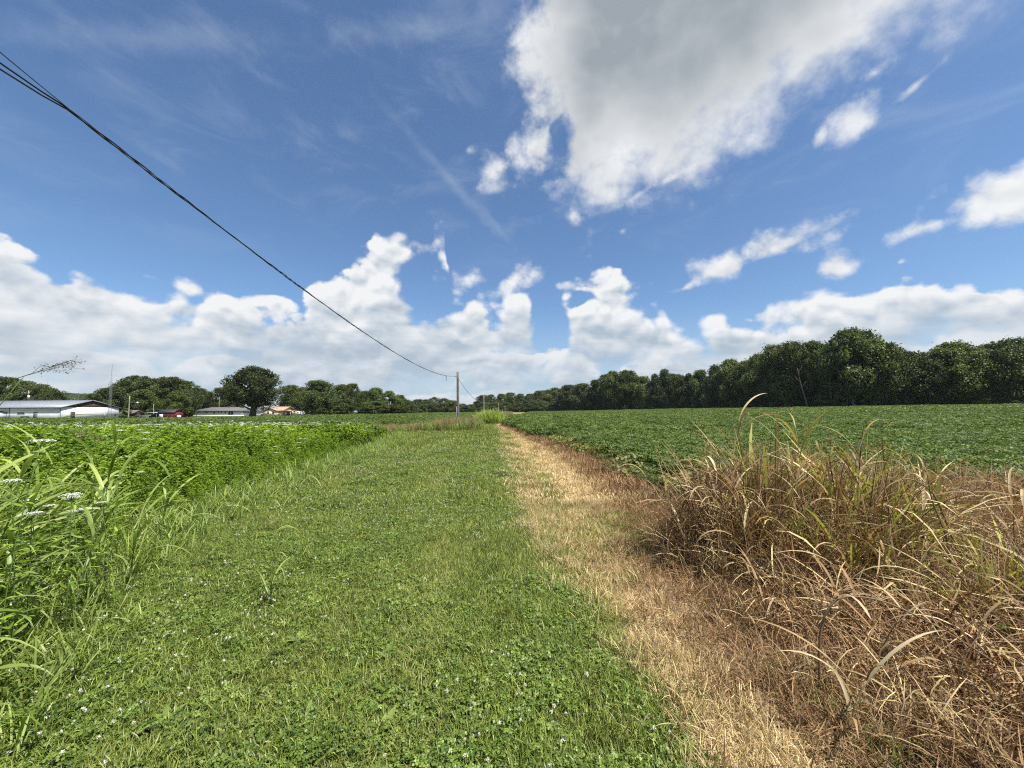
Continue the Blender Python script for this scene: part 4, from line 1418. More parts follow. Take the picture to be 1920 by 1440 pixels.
def workshop():
    t = thing('workshop_building', 'long low white building with grey metal roof and brown gable, far left', 'building', (0, 0, 0))
    x0, x1, y0, y1 = -139, -109, 93, 106.8
    w = box('wall', M_white, t, x0, x1, y0, y1, -.1, 3.2)
    band = box('eave_shade_band', M_bluew, t, x0 - .02, x1 - .4, y0 - .025, y0, 2.35, 3.16)  # bluish strip on the wall, painting in the shadow under the eave
    part('gable', gable_prism(x0 + .02, x1 + .012, y0 + .05, y1 - .05, 3.2, 4.92), M_brownw, t)
    part('roof', gable_roof(x0, x1, y0, y1, 3.22, 5.02, over=.34), M_metal, t)
    g = G()
    for s in np.arange(x0 - .3, x1 + .3, .9):          # raised seams of the sheet roof
        g.add(*slab([(s, y0 - .32, 3.22 - .32 * .261 + .035), (s + .05, y0 - .32, 3.22 - .32 * .261 + .035), (s + .05, 99.9, 5.055), (s, 99.9, 5.055)], .03))
    part('roof_seams', g, M_metal, t)
    door_y(t, -115.0, 2.05, .95, y0, M_shingle)
    door_x(t, 95.6, 2.05, .95, x1, M_brownw)
    window(t, -118.5, 1.55, 1.7, .42, y0)
    for px_, nm in ((x1 + .12, 'downspout'), (-121.2, 'downspout')):
        part(nm, G().tube([(px_, y0 - .12, .05), (px_, y0 - .12, 2.8), (px_, y0 - .38, 2.99)], .05, 6), M_dark, t)
    box('gutter', M_dark, t, x0 - .34, x1 + .34, y0 - .46, y0 - .35, 3.0, 3.13)
    box('vent', M_galv, t, x1 + .004, x1 + .12, 103.0, 103.3, .3, 1.7)
    box('meter', M_dark, t, x1 + .004, x1 + .14, 105.8, 106.0, .9, 1.5)
    # lower brown-gabled wing that runs out of the picture
    t2 = thing('side_wing', 'lower wing with brown gable at the left end of the white building', 'building', (0, 0, 0))
    a0, a1, b0, b1 = -134, -121.9, 87.6, 92.9
    box('wall', M_white, t2, a0, a1, b0, b1, -.1, 2.05)
    part('gable', gable_prism(a0 + .02, a1 + .01, b0 + .05, b1 - .05, 2.05, 2.75), M_brownw, t2)
    part('roof', gable_roof(a0, a1, b0, b1, 2.07, 2.83, over=.2), M_shingle, t2)
    window(t2, -126, 1.0, 1.2, .8, b0)
    b = thing('refuse_bin', 'dark green bin beside the door of the long white building', 'bin', (-116.6, 92.2, 0))
    box('body', M_green, b, -.55, .55, -.35, .35, .12, .95)
    box('lid', M_dark, b, -.6, .6, -.4, .4, .953, 1.02)
    for sx in (-.45, .45):
        part('wheel', G().tube([(sx - .04, -.3, .1), (sx + .04, -.3, .1)], .1, 10), M_rubber, b)
    p = thing('pallet', 'stack of weathered planks against the long white building', 'pallet', (-113.1, 92.3, 0))
    for k in range(3):
        box('plank', M_wood, p, -.65, .65, -.4 + k * .01, .4, .05 + k * .17, .19 + k * .17)


workshop()


def tower():
    t = thing('lattice_tower', 'slender grey lattice antenna mast beside the long white building', 'mast', (-101.4, 97, 0))
    h, top = 13.6, .10
    L = []
    for k in range(3):
        a = k * 2.0944 + .5
        L.append(lambda z, a=a: np.array([math.cos(a) * (.30 * (1 - z / h) + top), math.sin(a) * (.30 * (1 - z / h) + top), z]))
        part('leg', G().tube([L[k](0), L[k](h * .5), L[k](h)], .024, 5), M_galv, t)
    g = G()
    zs = np.arange(.2, h - .3, .42)
    for i, z in enumerate(zs):
        for k in range(3):
            g.tube([L[k](z), L[(k + 1) % 3](z + .42)], .014, 4)
            g.tube([L[k](z), L[(k + 1) % 3](z)], .012, 4)
    part('bracing', g, M_galv, t)
    part('mast_tip', G().tube([(0, 0, h - .2), (0, 0, h + 1.0)], .022, 5), M_galv, t)
    g = G().tube([(-.9, .2, 9.3), (.9, -.2, 9.3)], .03, 5)
    for q in (-.85, -.3, .3, .85):
        g.tube([(q, -.22 * q, 8.9), (q, -.22 * q, 9.75)], .018, 4)
    part('antenna', g, M_galv, t)


tower()


def lamp_pole(x, y, h, arm, label, lean=0.0, r=.12, mat=None, cross=False, can=False, lz=None):
    t = thing('lamp_pole' if arm else 'utility_pole', label, 'pole', (x, y, float(H(x, y))))
    zz = np.linspace(-.2, h, 6)
    part('pole', G().tube(np.stack([lean * zz, 0 * zz, zz], 1), r * (1.1 - .35 * zz / h), 8), mat or M_pole2, t, True)
    if arm:
        z = h * .72 if lz is None else lz
        part('arm', G().tube([(lean * z, 0, z), (arm * .6, -.1, z + .25), (arm, -.15, z + .15)], .04, 6), M_galv, t)
        g = G().tube([(arm - .05, -.15, z + .2), (arm + .12, -.16, z + .13), (arm + .35, -.18, z + .05)], [.08, .2, .14], 8)
        part('lamp_head', g, M_white, t)
    if cross:
        box('crossarm', M_pole2, t, -1.9, .5, -.17, -.13, h - .85, h - .70)
        for q in (-1.7, -.9, .35):
            part('insulator', G().tube([(q, -.15, h - .699), (q, -.15, h - .5)], .05, 6), M_white, t)
    if can:
        part('transformer', G().tube([(.28, -.12, h - 2.3), (.28, -.12, h - 1.4)], .24, 10), M_white, t)
    return t


lamp_pole(-95.5, 96, 5.9, 2.0, 'grey pole with a lamp on an arm between the white building and the shed', lz=4.1)
lamp_pole(-106.9, 115, 4.2, 0, 'short pale leaning pole behind the open carport', lean=-.05, r=.10)
lamp_pole(-133.2, 175, 8.8, .7, 'tall pole with a lamp at its top behind the white ranch house', lz=8.6)
lamp_pole(-141.0, 112, 8.4, 0, 'pole with crossarm and white transformer behind the long white building', cross=True, can=True)


def red_shed():
    t = thing('red_shed', 'small dark red shed with grey barn roof and white panel', 'shed', (0, 0, 0))
    x0, x1, y0, y1 = -98.2, -93.8, 107, 110
    box('wall', M_red, t, x0, x1, y0, y1, 0, 1.7)
    m = (y0 + y1) / 2
    V, F = [], []
    prof = [(y0 - .15, 1.66), (y0 + .42, 2.32), (m, 2.62), (y1 - .42, 2.32), (y1 + .15, 1.66)]
    g = G()
    for i in range(4):
        (a, za), (b, zb) = prof[i], prof[i + 1]
        g.add(*slab([(x0 - .2, a, za), (x1 + .2, a, za), (x1 + .2, b, zb), (x0 - .2, b, zb)], .07))
    part('roof', g, M_dark, t)
    P = [(x1 - .02, y0 + .02, 1.7), (x1 - .02, y1 - .02, 1.7), (x1 - .02, y1 - .45, 2.22), (x1 - .02, m, 2.5), (x1 - .02, y0 + .45, 2.22)]
    Q = [(x0 + .02, *p[1:]) for p in P]
    part('gable', G().add(P + Q, [np.array([(0, 1, 2, 3, 4)]), np.array([(9, 8, 7, 6, 5)])]), M_red, t)
    box('panel', M_white, t, -97.9, -96.9, y0 - .04, y0 - .003, .15, 1.25)
    box('door', M_red, t, x1 + .003, x1 + .05, m - .55, m + .55, .05, 1.6)
    for q in (-95.9, -95.0):
        box('window', M_glass, t, q - .14, q + .14, y0 - .03, y0 - .003, .95, 1.3)
    b = thing('white_tank', 'small white upright tank standing at the end of the red shed', 'tank', (-92.6, 107.2, 0))
    part('body', G().tube([(0, 0, 0), (0, 0, .1), (0, 0, .8), (0, 0, .92), (0, 0, .97)], [.42, .46, .46, .36, .12], 14), M_white, b, True)
    part('cap', G().tube([(0, 0, .955), (0, 0, 1.03)], .09, 8), M_dark, b)


red_shed()


def carport():
    t = thing('carport', 'open carport with pale flat roof left of the red shed', 'carport', (0, 0, 0))
    part('roof', G().add(*slab([(-102.2, 107, 1.70), (-98.7, 107, 1.70), (-98.7, 111, 1.95), (-102.2, 111, 1.95)], .12)), M_metal, t)
    for x, y, z in ((-102, 107.2, 1.58), (-98.9, 107.2, 1.58), (-102, 110.8, 1.80), (-98.9, 110.8, 1.80)):
        part('post', G().tube([(x, y, -.05), (x, y, z)], .05, 6), M_galv, t)
    c = thing('parked_car', 'black car parked under the carport left of the red shed', 'car', (-100.4, 108.9, 0))
    prof = [(-1.45, .28), (-1.5, .62), (-1.35, .82), (-.95, .9), (-.5, 1.3), (.55, 1.34), (1.05, .98), (1.42, .92), (1.5, .62), (1.45, .28)]
    for nm, mat, wd, z0 in (('body', M_dark, .78, 0),):
        P = [(a, -wd, b) for a, b in prof] + [(a, wd, b) for a, b in prof]
        n = len(prof)
        q = np.array([(i, (i + 1) % n, n + (i + 1) % n, n + i) for i in range(n)])
        part('body', G().add(P, [q, np.arange(n)[None, ::-1], (np.arange(n) + n)[None]]), M_dark, c)
    box('side_window', M_glass, c, -.6, .7, -.80, -.782, .93, 1.22)
    for wx in (-.95, .95):
        w = part('wheel', G().tube([(wx, -.80, .3), (wx, -.60, .3)], .3, 14), M_rubber, c)
        part('rim', G().tube([(wx, -.81, .3), (wx, -.801, .3)], .17, 12), M_galv, w)
    for hy in (-.6, .6):
        box('headlight', M_white, c, -1.53, -1.50, hy - .12, hy + .12, .62, .72)
    f = thing('board_fence', 'short grey rail fence left of the carport', 'fence', (0, 0, 0))
    for x in np.linspace(-106.4, -103.2, 4):
        box('post', M_galv, f, x - .05, x + .05, 109.95, 110.05, -.05, 1.0)
    for z in (.3, .6, .9):
        box('rail', M_galv, f, -106.5, -103.1, 109.9, 109.947, z - .06, z + .06)
    s = thing('brown_cabin', 'small dark brown cabin with tan gable under the grove', 'cabin', (0, 0, 0))
    box('wall', M_brownw, s, -123.5, -119.4, 121, 125, 0, 1.6)
    part('gable', gable_prism(-123.48, -119.38, 121.1, 124.9, 1.6, 2.5), M_tanroof, s)
    part('roof', gable_roof(-123.5, -119.4, 121, 125, 1.62, 2.6, over=.4), M_shingle, s)
    door_x(s, 123, 1.5, .8, -119.4, M_dark)


carport()


def ranch_house():
    t = thing('ranch_house', 'low white ranch house with grey hip roof and a row of windows', 'house', (0, 0, 0))
    x0, x1, y0, y1 = -135, -114.6, 163, 172
    box('foundation', M_white, t, x0 - .06, x1 + .06, y0 - .06, y1 + .06, -.1, .55)
    box('wall', M_bluew, t, x0, x1, y0, y1, .55, 2.35)
    part('roof', hip_roof(x0, x1, y0, y1, 2.40, 3.95), M_shingle, t)
    box('chimney', M_brownw, t, -123.2, -122.5, 167, 167.7, 3.4, 4.4)
    for x, w in ((-133.0, .8), (-129.2, .8), (-126.0, .8), (-124.3, .5), (-122.9, .5), (-121.2, .7)):
        window(t, x, 1.25, w, .85, y0)
    o = box('patio_door', M_glass, t, -119.9, -118.0, y0 - .06, y0 - .003, .60, 2.1)
    box('frame', M_white, o, -118.99, -118.91, y0 - .09, y0 - .061, .60, 2.1)
    box('lattice_trim', M_white, t, -120.1, -117.8, y0 - .045, y0 - .002, 2.101, 2.2)
    # right wing
    box('wing_wall', M_bluew, t, x1 + .07, -107.5, 164.5, 171, -.1, 2.2)
    part('wing_roof', gable_roof(x1 + .6, -107.5, 164.5, 171, 2.22, 3.4, over=.4), M_shingle, t)
    window(t, -112.7, 1.3, .6, .8, 164.5)
    door_y(t, -110.6, 1.95, .8, 164.5, M_dark)
    # carport at the left end
    part('porch_roof', G().add(*slab([(-138.6, 163.2, 2.05), (x0 - .6, 163.2, 2.05), (x0 - .6, 171, 2.3), (-138.6, 171, 2.3)], .15)), M_shingle, t)
    for x in (-138.4, -136.2):
        part('porch_post', G().tube([(x, 163.4, -.05), (x, 163.4, 1.9)], .06, 6), M_white, t)


ranch_house()


def cream_house():
    t = thing('cream_house', 'cream house with tan shingle roof and front gable behind the great tree', 'house', (0, 0, 0))
    x0, x1, y0, y1 = -114.6, -99.5, 167, 177
    box('wall', M_cream, t, x0, x1, y0, y1, -.1, 2.5)
    part('roof', gable_roof(x0 + 3.5, x1, y0, y1, 2.52, 4.1, over=.5), M_tanroof, t)
    part('low_roof', gable_roof(x0, x0 + 2.4, y0, y1, 2.52, 3.3, over=.4), M_tanroof, t)
    part('gable', gable_prism(x0 + 3.6, x1 - .02, y0 + .06, y1 - .06, 2.5, 3.95), M_cream, t)
    # front gable bay
    box('bay_wall', M_cream, t, -106.6, -100.6, 164.6, y0 - .004, -.1, 2.4)
    part('bay_gable', gable_prism(-106.55, -100.65, 164.63, 169, 2.4, 3.45, 'y'), M_cream, t)
    part('bay_roof', gable_roof(-106.6, -100.6, 164.6, 170, 2.42, 3.55, 'y', over=.4), M_tanroof, t)
    window(t, -104.2, .9, .7, 1.25, 164.6)
    window(t, -102.0, .9, .9, .9, 164.6)
    window(t, -113.6, .9, .9, 1.2, y0)
    o = box('garage_door', M_bluew, t, -111.2, -107.3, y0 - .06, y0 - .003, .05, 2.1)
    for q in range(3):
        box('panel', M_white, o, -111.1, -107.4, y0 - .08, y0 - .061, .10 + q * .68, .70 + q * .68)
    part('porch_roof', G().add(*slab([(x1 + .1, 166.0, 2.35), (-95.4, 166.0, 2.2), (-95.4, 174, 2.2), (x1 + .1, 174, 2.35)], .14)), M_tanroof, t)
    for x in (-95.6, -97.6):
        part('porch_post', G().tube([(x, 166.3, -.05), (x, 166.3, 2.08)], .07, 6), M_white, t)
    s = thing('camper_trailer', 'small white camper trailer parked right of the cream house', 'trailer', (-90.7, 165, 0))
    prof = [(-1.65, .35), (-1.75, .9), (-1.7, 1.55), (-1.5, 1.85), (0, 1.95), (1.5, 1.85), (1.7, 1.55), (1.75, .9), (1.65, .35)]
    n = len(prof)
    P = [(a, -1.0, b) for a, b in prof] + [(a, 1.0, b) for a, b in prof]
    q = np.array([(i, (i + 1) % n, n + (i + 1) % n, n + i) for i in range(n)])
    part('body', G().add(P, [q, np.arange(n)[None, ::-1], (np.arange(n) + n)[None]]), M_white, s)
    box('window', M_glass, s, -.9, -.1, -1.03, -1.002, 1.2, 1.55)
    box('door', M_bluew, s, .6, 1.15, -1.03, -1.002, .5, 1.7)
    for wx in (-.35, .35):
        part('wheel', G().tube([(wx, -1.06, .3), (wx, -.85, .3)], .28, 12), M_rubber, s)
    part('hitch', G().tube([(1.66, 0, .42), (2.5, 0, .4)], .04, 6), M_dark, s)
    v = thing('pale_shed', 'low pale shed half hidden under trees right of the trailer', 'shed', (0, 0, 0))
    box('wall', M_bluew, v, -86.2, -83.6, 173, 175, 0, 1.5)
    part('roof', gable_roof(-86.2, -83.6, 173, 175, 1.52, 2.0, over=.25), M_galv, v)
    box('door', M_dark, v, -85.4, -84.6, 172.95, 172.997, .05, 1.4)


cream_house()


# ---------------------------------------------------------------- poles and cables
def big_pole(x, y, h, r, label, mat=M_pole, lean=0.0, hw=True):
    t = thing('utility_pole', label, 'pole', (x, y, float(H(x, y))), 0, 'poles along the path')
    zz = np.linspace(-.4, h, 9)
    part('pole', G().tube(np.stack([lean * zz, 0 * zz, zz], 1), r * (1.12 - .32 * zz / h), 12), mat, t, True)
    part('cap', G().tube([(lean * h, 0, h + .002), (lean * h, 0, h + .05), (lean * h, 0, h + .09)], [r * .74, r * .70, r * .35], 10), M_galv if hw else mat, t, True)
    if hw:
        part('clamp', G().tube([(lean * 5.1 - r, -.02, 5.14), (lean * 5.1 - r - .16, -.10, 5.14)], .035, 6), M_galv, t)
        part('clamp', G().tube([(lean * 4.9 + .02, r, 4.95), (lean * 4.9 + .02, r + .18, 4.95)], .035, 6), M_galv, t)
        box('meter_box', M_brownw, t, -r - .10, -r * .9, -.14, .14, 2.05, 2.35)
        part('conduit', G().tube([(lean * 2.4 - r * .8, -r * .8, -.1), (lean * 2.4 - r * .8, -r * .8, 2.05)], .03, 6), M_galv, t)
        part('ground_wire', G().tube([(r * .3, -r * 1.05, 0), (lean * 4 + r * .3, -r * .98, 4.0)], .008, 4), M_alu, t)
    return t


big_pole(-5.6, 40, 5.6, .14, 'nearest weathered wooden pole beside the path, carrying the cable', lean=-.012)
big_pole(-7.5, 102, 5.6, .14, 'second pole from the camera, pale, right of the nearest pole', M_pole2, hw=False)
big_pole(-6.6, 188, 5.2, .13, 'third pole from the camera, small and pale above the green clump', M_pole2, hw=False)
big_pole(-5.4, 285, 5.2, .13, 'farthest faint pole against the distant trees', M_pole2, hw=False)


def span(a, b, sag, n=160):
    f = np.linspace(0, 1, n)
    P = np.array(a)[None] * (1 - f)[:, None] + np.array(b)[None] * f[:, None]
    P[:, 2] -= sag * 4 * f * (1 - f)
    return P


def cables():
    t = thing('overhead_cable', 'black twisted overhead cable sweeping from upper left to the nearest pole', 'cable', (0, 0, 0))
    a, b = np.array([-5.13, 4.23, 5.08]), np.array([-5.78, 39.9, 5.20])
    n = 900
    P = span(a, b, .93, n)
    s = np.concatenate([[0], np.cumsum(np.linalg.norm(np.diff(P, axis=0), axis=1))])
    d = np.gradient(P, axis=0)
    d /= np.linalg.norm(d, axis=1)[:, None]
    u = np.cross(d, [0, 0, 1.0])
    w = np.cross(u, d)
    # the strands part company near the left-hand support
    for k, (r, mat, zo, xo) in enumerate(((.006, M_alu, .0, 0.0), (.0088, M_cable, -.22, .05), (.0088, M_cable, -.34, -.02))):
        ph = s * 2 * np.pi / 1.15 + k * 2.094
        tw = .0105 * (1 + .5 * np.sin(s * 1.7))
        Q = P + (np.cos(ph) * tw)[:, None] * u + (np.sin(ph) * tw)[:, None] * w
        if k == 0:
            pre = np.array([[-4.7, -14, 8.6], [-5.04, -.6, 6.00], [-5.10, 2.6, 5.36], [-5.12, 3.7, 5.165]])
        else:
            e = Q[0]
            q = (.0, .045)[k - 1]
            pre = np.array([e + [.3, -18, 2.6 - q], e + [.06, -4.6, .05 - q], e + [.04, -2.8, .10 - q], e + [.02, -1.4, .05 - q], e + [.01, -.6, -.015 - q], e + [0, -.25, -.012 - q * .5]])
        part('strand', G().tube(np.concatenate([pre, Q]), r, 6), mat, t, True)
    # loose splice tail that hangs just before the pole
    j = int(n * .80)
    p = P[j]
    part('splice_tail', G().tube([p + [0, -.30, .0], p + [.02, -.05, -.10], p + [.02, 0, -.46], p + [.02, .06, -.40], p + [.02, .10, -.05], p + [0, .3, .0]], .012, 5), M_cable, t)
    t2 = thing('overhead_cable', 'thin cable running down from the nearest pole towards the second pole', 'cable', (0, 0, 0))
    part('strand', G().tube(span((-5.62, 40.2, 4.95), (-7.5, 101.9, 5.3), 1.5, 60), .022, 5), M_cable, t2)
    t3 = thing('overhead_cable', 'thin distant cable between the second and third poles', 'cable', (0, 0, 0))
    part('strand', G().tube(span((-7.5, 102.1, 5.3), (-6.6, 187.9, 5.0), 1.6, 60), .02, 5), M_cable, t3)


cables()

# ---------------------------------------------------------------- single plants that can be told apart
M_spike = leaf_mat('seed_spikelets', (.10, .055, .045), (.22, .14, .09), .2, .6, .3, .15, (1, 1, 1))
M_dstalk = leaf_mat('dead_stalk', (.12, .085, .045), (.34, .25, .13), .05, .7, .25, .25, (1, 1, 1))
M_dleaf = leaf_mat('dead_leaf_blade', (.30, .215, .11), (.60, .49, .29), .28, .55, .3, .22, (1.1, 1, .75))
M_hleaf = leaf_mat('turning_leaf_blade', (.20, .185, .045), (.46, .36, .12), .32, .5, .35, .3, (1.1, 1.05, .6))
M_rust = leaf_mat('rust_leaf_blade', (.22, .095, .03), (.36, .18, .06), .3, .55, .3, .2, (1.15, .9, .6))


def panicle(root, tip, dirv, rng, size=.26, n=11, mat=M_stem, droop=.25):
    """open seed head: fine branches with small spikelets"""
    o = None
    g = G()
    d = np.array(dirv, float)
    d /= np.linalg.norm(d)
    sp = G()
    for k in range(n):
        f = k / n
        s0 = tip + d * size * .75 * f
        a = k * 2.4
        side = np.array([math.cos(a), math.sin(a), .1]) * (1 - f) * .55 + d * .9
        L = size * (.75 - .40 * f) * rng.uniform(.8, 1.15)
        m = s0 + side * L * .5
        e = s0 + side * L + np.array([0, 0, -droop * L])
        g.tube([s0, m, e], [.0011, .0009, .0006], 4)
        q = 16
        ff = rng.uniform(.25, 1, q)[:, None]
        P = np.where(ff < .5, s0 + (m - s0) * ff * 2, m + (e - m) * (ff - .5) * 2) + rng.normal(0, .010, (q, 3))
        sp.leaves(P, rng.normal(size=(q, 3)), .013 * U(.7, 1.2, q, rng), .38, U(0, 1, q, rng), rng, T=np.tile(side, (q, 1)) + rng.normal(0, .3, (q, 3)))
    g.tube([tip - d * .05, tip + d * size * .8], [.002, .001], 5)
    o = link('seed_head', g.mesh('seed_head', mat), root)
    link('spikelets', sp.mesh('spikelets', M_spike), o)


def coarse_grass(name, label, x, y, h, lean, az, rng, leaf_mats, stalk_mat, nleaf=9, w=.02, L=(.4, .75), head=False, group=None, bend=(1.2, 2.4), z0=.12, sr=.0045, hd=None):
    """one plant of tall coarse grass: a stalk, arching leaf blades from its nodes, sometimes a seed head"""
    t = thing(name, label, 'grass plant', (x, y, float(H(x, y))), 0, group)
    f = np.linspace(0, 1, 9)
    th = lean * f ** 1.4
    dz = np.cumsum(np.cos(th)) * h / 9
    dx = np.cumsum(np.sin(th)) * h / 9
    P = np.stack([dx * math.cos(az), dx * math.sin(az), dz - dz[0]], 1)
    link('stalk', G().tube(P, sr * (1.15 - .75 * f), 6, rng.uniform(0, 1)).mesh('stalk', stalk_mat, True), t)
    for k in range(nleaf):
        q = z0 + ((.62 if head else 1) - z0) * (k + rng.uniform(0, .8)) / nleaf
        i = min(8, int(q * 8.99))
        g = G()
        a = az + k * math.pi + rng.normal(0, .75)
        seg = 9
        ln = rng.uniform(*L) * (1.05 - .35 * abs(q - .5))
        prof = [.55, .85, 1, 1, .95, .85, .70, .52, .30, .03]
        g.blades(P[i][None], a, rng.uniform(.25, .65), rng.uniform(*bend), ln, w * rng.uniform(.7, 1.2), seg, rng.uniform(0, 1), prof,
                 fold=.35, power=rng.uniform(1.0, 1.6), twist=rng.normal(0, .5), bend_az=rng.normal(0, .35))
        link('leaf', g.mesh('leaf', leaf_mats[int(rng.integers(0, len(leaf_mats)))]), t)
    if head:
        d = P[-1] - P[-2] if hd is None else np.array(hd)
        panicle(t, P[-1], d, rng, head)
    return t


def left_grass():
    rng = np.random.default_rng(21)
    g1 = 'coarse green grass plants in the left foreground'
    coarse_grass('tall_grass', 'tallest green grass on the far left, its open seed head leaning right against the sky', -3.36, 2.18, 2.14, .60, .08, rng,
                 [M_tall], M_stem, 7, .022, (.4, .7), .30, g1, hd=(.8, .1, .32))
    coarse_grass('tall_grass', 'green grass whose drooping seed head hangs before the white gable', -3.44, 2.58, 1.72, .55, .1, rng,
                 [M_tall], M_stem, 8, .022, (.4, .7), .26, g1, hd=(.8, .05, -.15))
    spots = [(-3.2, 1.9, 1.15), (-2.95, 2.3, 1.0), (-3.3, 2.8, 1.25), (-3.0, 3.0, 1.0), (-3.7, 3.1, 1.2), (-2.75, 1.75, .75), (-3.5, 3.6, 1.15), (-4.0, 2.9, 1.35),
             (-2.65, 2.05, .6), (-3.9, 3.9, 1.0), (-3.45, 2.0, 1.3), (-4.3, 3.5, 1.2), (-2.95, 1.5, .9), (-3.1, 3.5, .7), (-3.65, 4.4, .85), (-3.25, 2.45, 1.35)]
    for i, (x, y, h) in enumerate(spots):
        x, h = x - .28, h * (1.25 if x < -3.1 else 1.1)
        coarse_grass('tall_grass', 'leafy coarse green grass plant with arching blades in the left foreground', x, y, h, rng.uniform(.1, .5), rng.uniform(-1.2, 1.0), rng,
                     [M_tall], M_stem, 9, .026, (.42, .80), False, g1)
    for i, (x, y) in enumerate([(-1.95, 3.2), (-2.2, 4.1), (-2.9, 4.9), (-3.9, 5.9), (-4.3, 6.8), (-3.0, 6.2), (-4.5, 8.6)]):
        coarse_grass('grass_tuft', ['coarse green grass tuft standing up in the mown strip beside the weeds'][0], x, y, .42, .2, rng.uniform(0, 6), rng,
                     [M_tall], M_stem, 8, .013, (.25, .5), False, 'coarse tufts in the mown strip', z0=.0)


left_grass()


def yarrow(x, y, h, r, label, rng, group):
    t = thing('yarrow', label, 'flower', (x, y, float(H(x, y))), 0, group)
    lx, ly = rng.normal(0, .07, 2)
    f = np.linspace(0, 1, 6)
    P = np.stack([lx * f * f, ly * f * f, h * f], 1)
    link('stem', G().tube(P, .0028, 5, .6).mesh('stem', M_stem), t)
    g = G()
    for k in range(9):
        a = k * 2.4
        q = r * math.sqrt((k + .3) / 9) * .8
        umbel(g, P[-1] + np.array([q * math.cos(a), q * math.sin(a), .012 - q * q * 2]), r * .42, rng, 26)
    fh = link('flower_head', g.mesh('flower_head', M_umbel), t)
    g = G()
    for k in range(9):
        a = k * 2.4
        q = r * math.sqrt((k + .3) / 9) * .8
        g.tube([P[-1] - [0, 0, .035], P[-1] + np.array([q * math.cos(a), q * math.sin(a), .006 - q * q * 2])], .0011, 4, 0.3)
    link('pedicels', g.mesh('pedicels', M_stem), fh)
    n = 26
    ff = rng.uniform(.15, .9, n)
    g = G()
    g.leaves(np.stack([lx * ff ** 2, ly * ff ** 2, h * ff], 1), rng.normal(0, .5, (n, 3)) + [0, 0, 1], .07 * U(.6, 1.2, n, rng), .22, U(0, 1, n, rng), rng, True,
             rng.normal(size=(n, 3)) * [1, 1, .3] + [0, 0, .3])
    link('leaf_spray', g.mesh('leaf_spray', M_weed), t)['kind'] = 'stuff'


def yarrows():
    rng = np.random.default_rng(33)
    near = [(60, 965, 2.95, .060, 'largest white flower head in the left foreground, lowest of the front cluster'),
            (131, 931, 3.05, .055, 'white flower head left in the pair above the largest one'),
            (150, 943, 3.25, .050, 'white flower head right in the pair above the largest one'),
            (208, 948, 3.4, .034, 'small rounded white flower head right of the front cluster, before the weeds'),
            (38, 903, 2.75, .045, 'white flower head above the arching blade near the left edge'),
            (6, 874, 2.6, .050, 'white flower head cut by the left edge below the white building'),
            (12, 836, 2.6, .055, 'topmost white flower head at the left edge'),
            (70, 942, 3.6, .040, 'faint white flower head behind the largest one'),
            (100, 955, 3.5, .036, 'small white flower head between the largest one and the pair'),
            (165, 958, 3.6, .040, 'flat white flower head under the pair, right side'),
            (14, 1078, 2.5, .040, 'low white flower head near the ground at the left edge'),
            (205, 905, 4.4, .040, 'white flower head against the green weeds, beyond the front cluster')]
    for px_, py_, D, r, lab in near:
        D *= .90
        x = (px_ + 22 - 960) / 721 * D
        z = EYE - (py_ - 14 - 776) / 721 * D
        yarrow(x, D, z - float(H(x, D)) - .02, r, lab, rng, 'white yarrow heads in the left foreground')
    # more heads through the weed stand, one by one
    k = 0
    while k < 150:
        y = rng.uniform(5.5, 16)
        x = float(weed_edge(y)) - rng.uniform(.8, 12) * (.35 + y / 16)
        if x < -1.65 * y or vnoise(x, y, .35, 64) < .46 and rng.random() < .8:
            continue
        if -9 < x and y < 11 and rng.random() < .75:
            continue
        k += 1
        hh = float(weed_height(np.array([x]), np.array([y]))[0]) * rng.uniform(1.0, 1.13)
        o = thing('white_flower', 'white flat-topped flower standing among the green weeds', 'flower', (x, y, float(H(x, y))), rng.uniform(0, 6.28), 'white flowers in the weed stand')
        o.scale = (1.15, 1.15, hh)
        link('flower_head', FLW[k % 4][0], o)
        link('stem', FLW[k % 4][1], o)


FLW = []
for q in range(4):
    rr = np.random.default_rng(70 + q)
    g_ = G()
    for kk in range(6):
        aa, qq = kk * 2.4, .045 * math.sqrt(kk / 6)
        umbel(g_, np.array([qq * math.cos(aa), qq * math.sin(aa), 1.0]), .03, rr, 22)
    m_ = g_.mesh('flower', M_umbel)
    FLW.append((m_, G().tube([(0, 0, .3), (.01, 0, .6), (0, 0, .985)], .003, 4, .5).mesh('stem', M_stem)))
yarrows()


